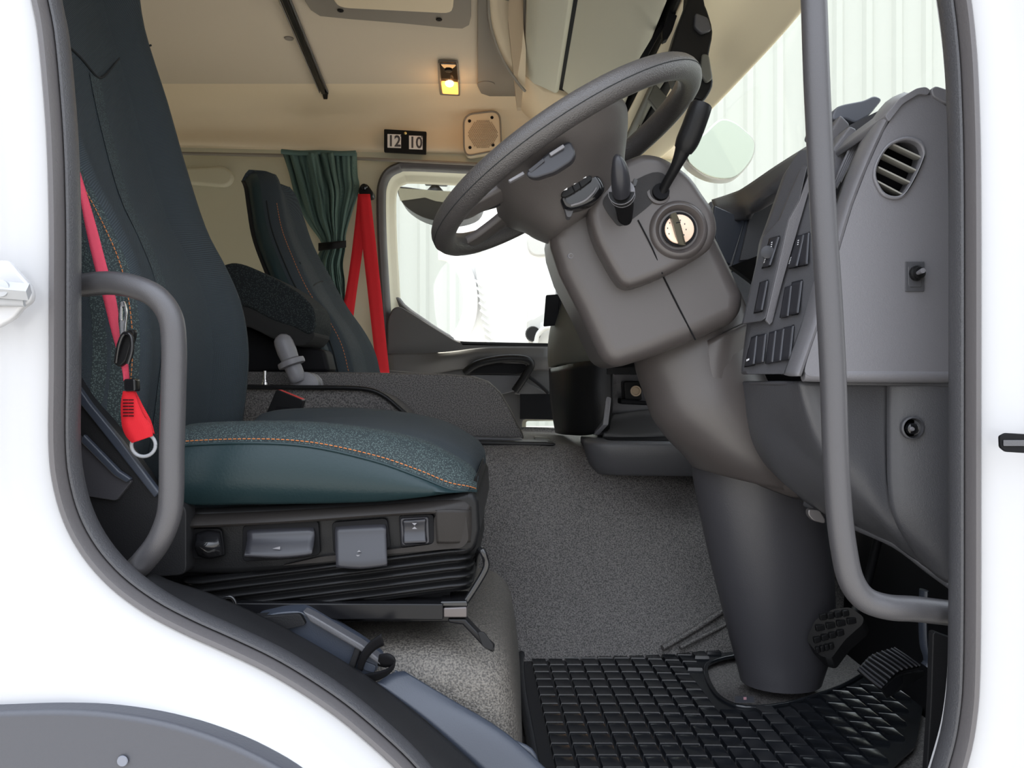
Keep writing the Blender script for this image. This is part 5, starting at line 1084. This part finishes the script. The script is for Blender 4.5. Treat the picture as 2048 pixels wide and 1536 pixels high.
tube('lower_edge', [P(788, 1346, .97), P(850, 1378, .972), P(930, 1430, .974), P(1010, 1478, .976), P(1060, 1502, .978), P(1075, 1540, .98)], .004, 'step', sx, sm=4, seg=8)
stp = thing('black_strap', 'black webbing strap end lying over the step box edge', 'strap', P(750, 1350, .94))
ribbon('strap_band', [P(762, 1268, .935), P(740, 1284, .938), P(722, 1308, .94), P(714, 1336, .945)], [P(768, 1290, .94), P(750, 1300, .943), P(734, 1318, .945), P(724, 1342, .95)], 'deepblack', stp, thick=.002)
ribbon('strap_loop', [P(758, 1310, .94), P(778, 1308, .935), P(790, 1322, .935), P(770, 1340, .94), P(722, 1350, .95)], [P(756, 1330, .95), P(768, 1334, .945), P(788, 1334, .94), P(772, 1352, .945), P(740, 1366, .95)], 'deepblack', stp, thick=.002)
slab('strap_buckle', rounded(PP([(722, 1320), (752, 1332), (748, 1346), (728, 1340)], .952), .002), (0, .008, 0), 'step', stp, bevel=.002)

# ---- seat mounting eye near the sill
tube('rail_eye', [P(442, 1205, .965), P(448, 1196, .965), P(462, 1194, .965), P(470, 1204, .965), P(470, 1216, .965)], .0022, 'gloss', sm=4, seg=8, label='small black wire eye at the rear foot of the seat rail', cat='eye')

# ================================================================== RUBBER MAT
mt = thing('floor_mat', 'black wet rubber floor mat with raised grid and lip', 'floor mat', Vector((.35, 1.25, FZ)))
MZ = FZ+.002
def MF(px, py, dz=0):          # point on the mat plane under this bearing
    z = .53-dz; d = z*K/(py-768); return P(px, py, d)
xl = lambda y: .012+(y-1.1)*.0
mo_ = [MF(1078, 1600), MF(1062, 1500), MF(1045, 1400), MF(1040, 1330), MF(1046, 1318), MF(1100, 1308), MF(1200, 1300), MF(1320, 1287), MF(1460, 1274), MF(1560, 1272), MF(1800, 1300), MF(1850, 1400), MF(1830, 1500), MF(1700, 1620), MF(1560, 1700)]
cut = spline([MF(1412, 1352), MF(1420, 1332), MF(1470, 1318), MF(1560, 1305), MF(1650, 1300), MF(1780, 1290), MF(1760, 1330), MF(1700, 1372), MF(1640, 1396), MF(1570, 1416), MF(1490, 1422), MF(1448, 1408), MF(1425, 1385)], 3, True)
def up(v, h): return v+Vector((0, 0, h))
slab('mat_base', [up(v, .002) for v in mo_], (0, 0, .003), 'mat', mt, holes=[[up(v, .002) for v in cut]])
tube('mat_lip', [up(v, .012) for v in spline(mo_[:4], 3)]+[up(v, .018) for v in spline(mo_[4:10], 3)], .0075, 'mat', mt, seg=8)
cl = [up(v, .006) for v in cut]; tube('cutout_lip', cl+[cl[0]], .0042, 'mat', mt, seg=8, caps=False)
V = []; F = []
from math import hypot
def inside(x_, y_):
    poly = [(v.x, v.y) for v in mo_]; c = False; n = len(poly)
    for i in range(n):
        x1, y1 = poly[i]; x2, y2 = poly[i-1]
        if (y1 > y_) != (y2 > y_) and x_ < (x2-x1)*(y_-y1)/(y2-y1)+x1: c = not c
    return c
def incut(x_, y_):
    c = False; n = len(cut)
    for i in range(n):
        x1, y1 = cut[i].x, cut[i].y; x2, y2 = cut[i-1].x, cut[i-1].y
        if (y1 > y_) != (y2 > y_) and x_ < (x2-x1)*(y_-y1)/(y2-y1)+x1: c = not c
    return c
# raised tiles of the grid: a skewed lattice; each tile a small bevelled pad
px_, py_ = .0315, .036
for i in range(-4, 22):
    for j in range(0, 17):
        bx = .03+i*px_; by = 1.06+j*py_
        # rows swing towards the door on the right part of the mat
        ang = max(0, bx-.20)*1.1; cxx = bx+.06*(by-1.3)*(-.9); cyy = by-max(0, bx-.20)**2*.9
        p = Vector((cxx, cyy))
        hw_, hh_ = px_*.5-.0018, py_*.5-.0018
        u_ = Vector((math.cos(-ang*.35), math.sin(-ang*.35))); v_ = Vector((-.05, 1)).normalized()
        cs = [p+u_*a*hw_+v_*b*hh_ for a, b in ((-1, -1), (1, -1), (1, 1), (-1, 1))]
        if not all(inside(c.x, c.y) and inside(c.x, c.y+.015) for c in cs) or any(incut(c.x, c.y) for c in cs): continue
        b0 = len(V); ins = [p+(c-p)*.90 for c in cs]
        V += [Vector((c.x, c.y, FZ+.005)) for c in cs]+[Vector((c.x, c.y, FZ+.0105)) for c in ins]+[Vector((*(p+(c-p)*.80), FZ+.0098)) for c in cs]
        F += [[b0+k, b0+(k+1) % 4, b0+4+(k+1) % 4, b0+4+k] for k in range(4)]+[[b0+4+k, b0+4+(k+1) % 4, b0+8+(k+1) % 4, b0+8+k] for k in range(4)]+[[b0+8, b0+9, b0+10, b0+11]]
mk('mat_tiles', V, F, 'mat', mt, kind='stuff', smooth=35)
mlb = slab('mat_label', [up(MF(1470, 1408), .012), up(MF(1508, 1408), .012), up(MF(1508, 1420), .012), up(MF(1470, 1420), .012)], (0, 0, .001), 'arch', mt, smooth=0)
slab('label_mark', [up(MF(1487, 1411), .0135), up(MF(1493, 1411), .0135), up(MF(1493, 1416), .0135), up(MF(1487, 1416), .0135)], (0, 0, .0005), mat('pink_print', (.45, .25, .28, 1), .5), mlb, smooth=0)

# ================================================================== PEDALS
bp = thing('brake_pedal', 'black rubber brake pedal with raised blocks beside the column', 'pedal', P(1670, 1312, 1.36))
pc_ = [(1612, 1280), (1630, 1240), (1665, 1218), (1700, 1214), (1728, 1234), (1726, 1248), (1690, 1280), (1662, 1318), (1640, 1312)]
ppd = slab('pedal_pad', rounded([P(a, b, 1.30-(a-1612)*.0004) for a, b in pc_], .006), (.012, .01, -.02), 'blackplastic', bp, bevel=.004, seg=3)
for k, (x0, y0, x1, y1) in enumerate(((1640, 1230, 1700, 1220), (1632, 1252, 1716, 1234), (1628, 1276, 1690, 1258), (1632, 1296, 1668, 1286))):
    n_ = 4
    for q in range(n_):
        a = x0+(x1-x0)*q/n_; a2 = x0+(x1-x0)*(q+.82)/n_; b = y0+(y1-y0)*q/n_; b2 = y0+(y1-y0)*(q+.82)/n_; d_ = 1.292-(a-1612)*.0004
        slab('tread_block', [P(a, b, d_), P(a2, b2, d_), P(a2+2, b2+12, d_), P(a+2, b+12, d_)], (0, .008, 0), 'blackplastic', ppd, bevel=.0015)
tube('pedal_arm', [P(1700, 1240, 1.31), P(1730, 1180, 1.42), P(1760, 1060, 1.45), P(1780, 960, 1.45)], .008, 'deepblack', bp, sm=4, seg=8)
ap = thing('accelerator_pedal', 'ribbed black accelerator pedal above the rubber mat', 'pedal', P(1770, 1395, 1.15))
tp = [(1714, 1338), (1745, 1310), (1786, 1298), (1838, 1334), (1800, 1345), (1764, 1378)]
rows = [[P(1715, 1339, 1.15), P(1742, 1312, 1.19), P(1786, 1298, 1.23)], [P(1736, 1358, 1.14), P(1768, 1328, 1.18), P(1812, 1315, 1.22)], [P(1762, 1378, 1.13), P(1794, 1346, 1.17), P(1838, 1334, 1.21)]]
ppl = sheet('pedal_plate', rows, 'blackplastic', ap, thick=.004, n=4)
R3_ = [spline(r, 5) for r in rows]
for j in range(11):
    c3 = [r[j] for r in R3_]; pth = [v+Vector((0, -.003, .003)) for v in spline(c3, 4)]
    tube('rib', pth, .0016, 'button', ppl, seg=6)
slab('pedal_base', [P(1762, 1380, 1.13), P(1794, 1350, 1.17), P(1848, 1342, 1.20), P(1850, 1352, 1.20), P(1774, 1398, 1.13)], (0.0, .004, 0), 'blackplastic', ap, bevel=.001)
slab('pedal_cavity', [P(1766, 1378, 1.135), P(1796, 1352, 1.17), P(1838, 1340, 1.20), P(1842, 1350, 1.20), P(1776, 1392, 1.135)], (0, -.002, 0), 'deepblack', ap)
tube('pedal_arm', [P(1848, 1180, 1.18), P(1846, 1240, 1.18), P(1848, 1290, 1.18), P(1856, 1320, 1.18), P(1850, 1332, 1.18)], .010, 'step', ap, sm=4, seg=10, flat=.5)
slab('kick_panel', rounded(PP([(1866, 1262), (1900, 1275), (1960, 1290), (1960, 1600), (1850, 1600), (1862, 1400)], 1.0), .006), (0, .012, 0), 'sill', bevel=.003, label='black kick panel at the front lower corner of the doorway', cat='panel')

# ================================================================== OUTSIDE PARTS OF THE BODY
wa = thing('wheel_arch', 'grey plastic wheel arch below the white body side', 'wheel arch', P(200, 1600, .80))
slab('arch_panel', spline(PP([(-620, 1640), (-520, 1555), (-400, 1492), (-260, 1448), (-120, 1430), (0, 1424), (120, 1421), (220, 1427), (330, 1446), (430, 1477), (520, 1517), (600, 1566), (680, 1640), (760, 1740), (820, 1860)], .795), 4)+PP([(840, 2000), (-840, 2000), (-780, 1860)], .795), (0, .03, 0), 'arch', wa, bevel=.006, seg=3)
lathe('arch_plug', P(245, 1522, .793), (0, -1, 0), [(0, .0055), (.001, .005)], 'plug', wa, seg=16)
dc = thing('door_striker', 'grey metal door striker bolted to the white rear door edge', 'striker', P(20, 640, .80))
slab('striker_plate', spline(PP([(-40, 530), (0, 520), (18, 524), (36, 545), (58, 572), (60, 600), (40, 618), (16, 642), (-40, 655)], .806), 3, True), (0, .010, 0), 'paint', dc, bevel=.003, seg=3)
tube('striker_bolt', [P(-30, 576, .79), P(10, 580, .79), P(58, 584, .795)], .0085, 'greymetal', dc, seg=4)
lathe('bolt_head', P(4, 577, .788), (0, -1, 0), [(0, .0085), (.003, .0085), (.004, .006)], 'greymetal', dc, seg=20)
tube('striker_foot', [P(-40, 598, .80), P(0, 600, .80), P(50, 602, .805)], .006, 'greymetal', dc, seg=8)
lt = thing('latch_slot', 'dark latch slot with worn edges in the white front post', 'latch', P(2030, 905, .81))
slab('slot_opening', rounded(PP([(2000, 872), (2012, 866), (2080, 870), (2080, 908), (2012, 904), (2001, 895)], .810), .002), (0, .004, 0), 'deepblack', lt, bevel=.001)
slab('latch_tongue', rounded(PP([(2006, 880), (2080, 880), (2080, 892), (2006, 892)], .8095), .001), (0, -.001, 0), 'dashdark', lt, bevel=.0003)
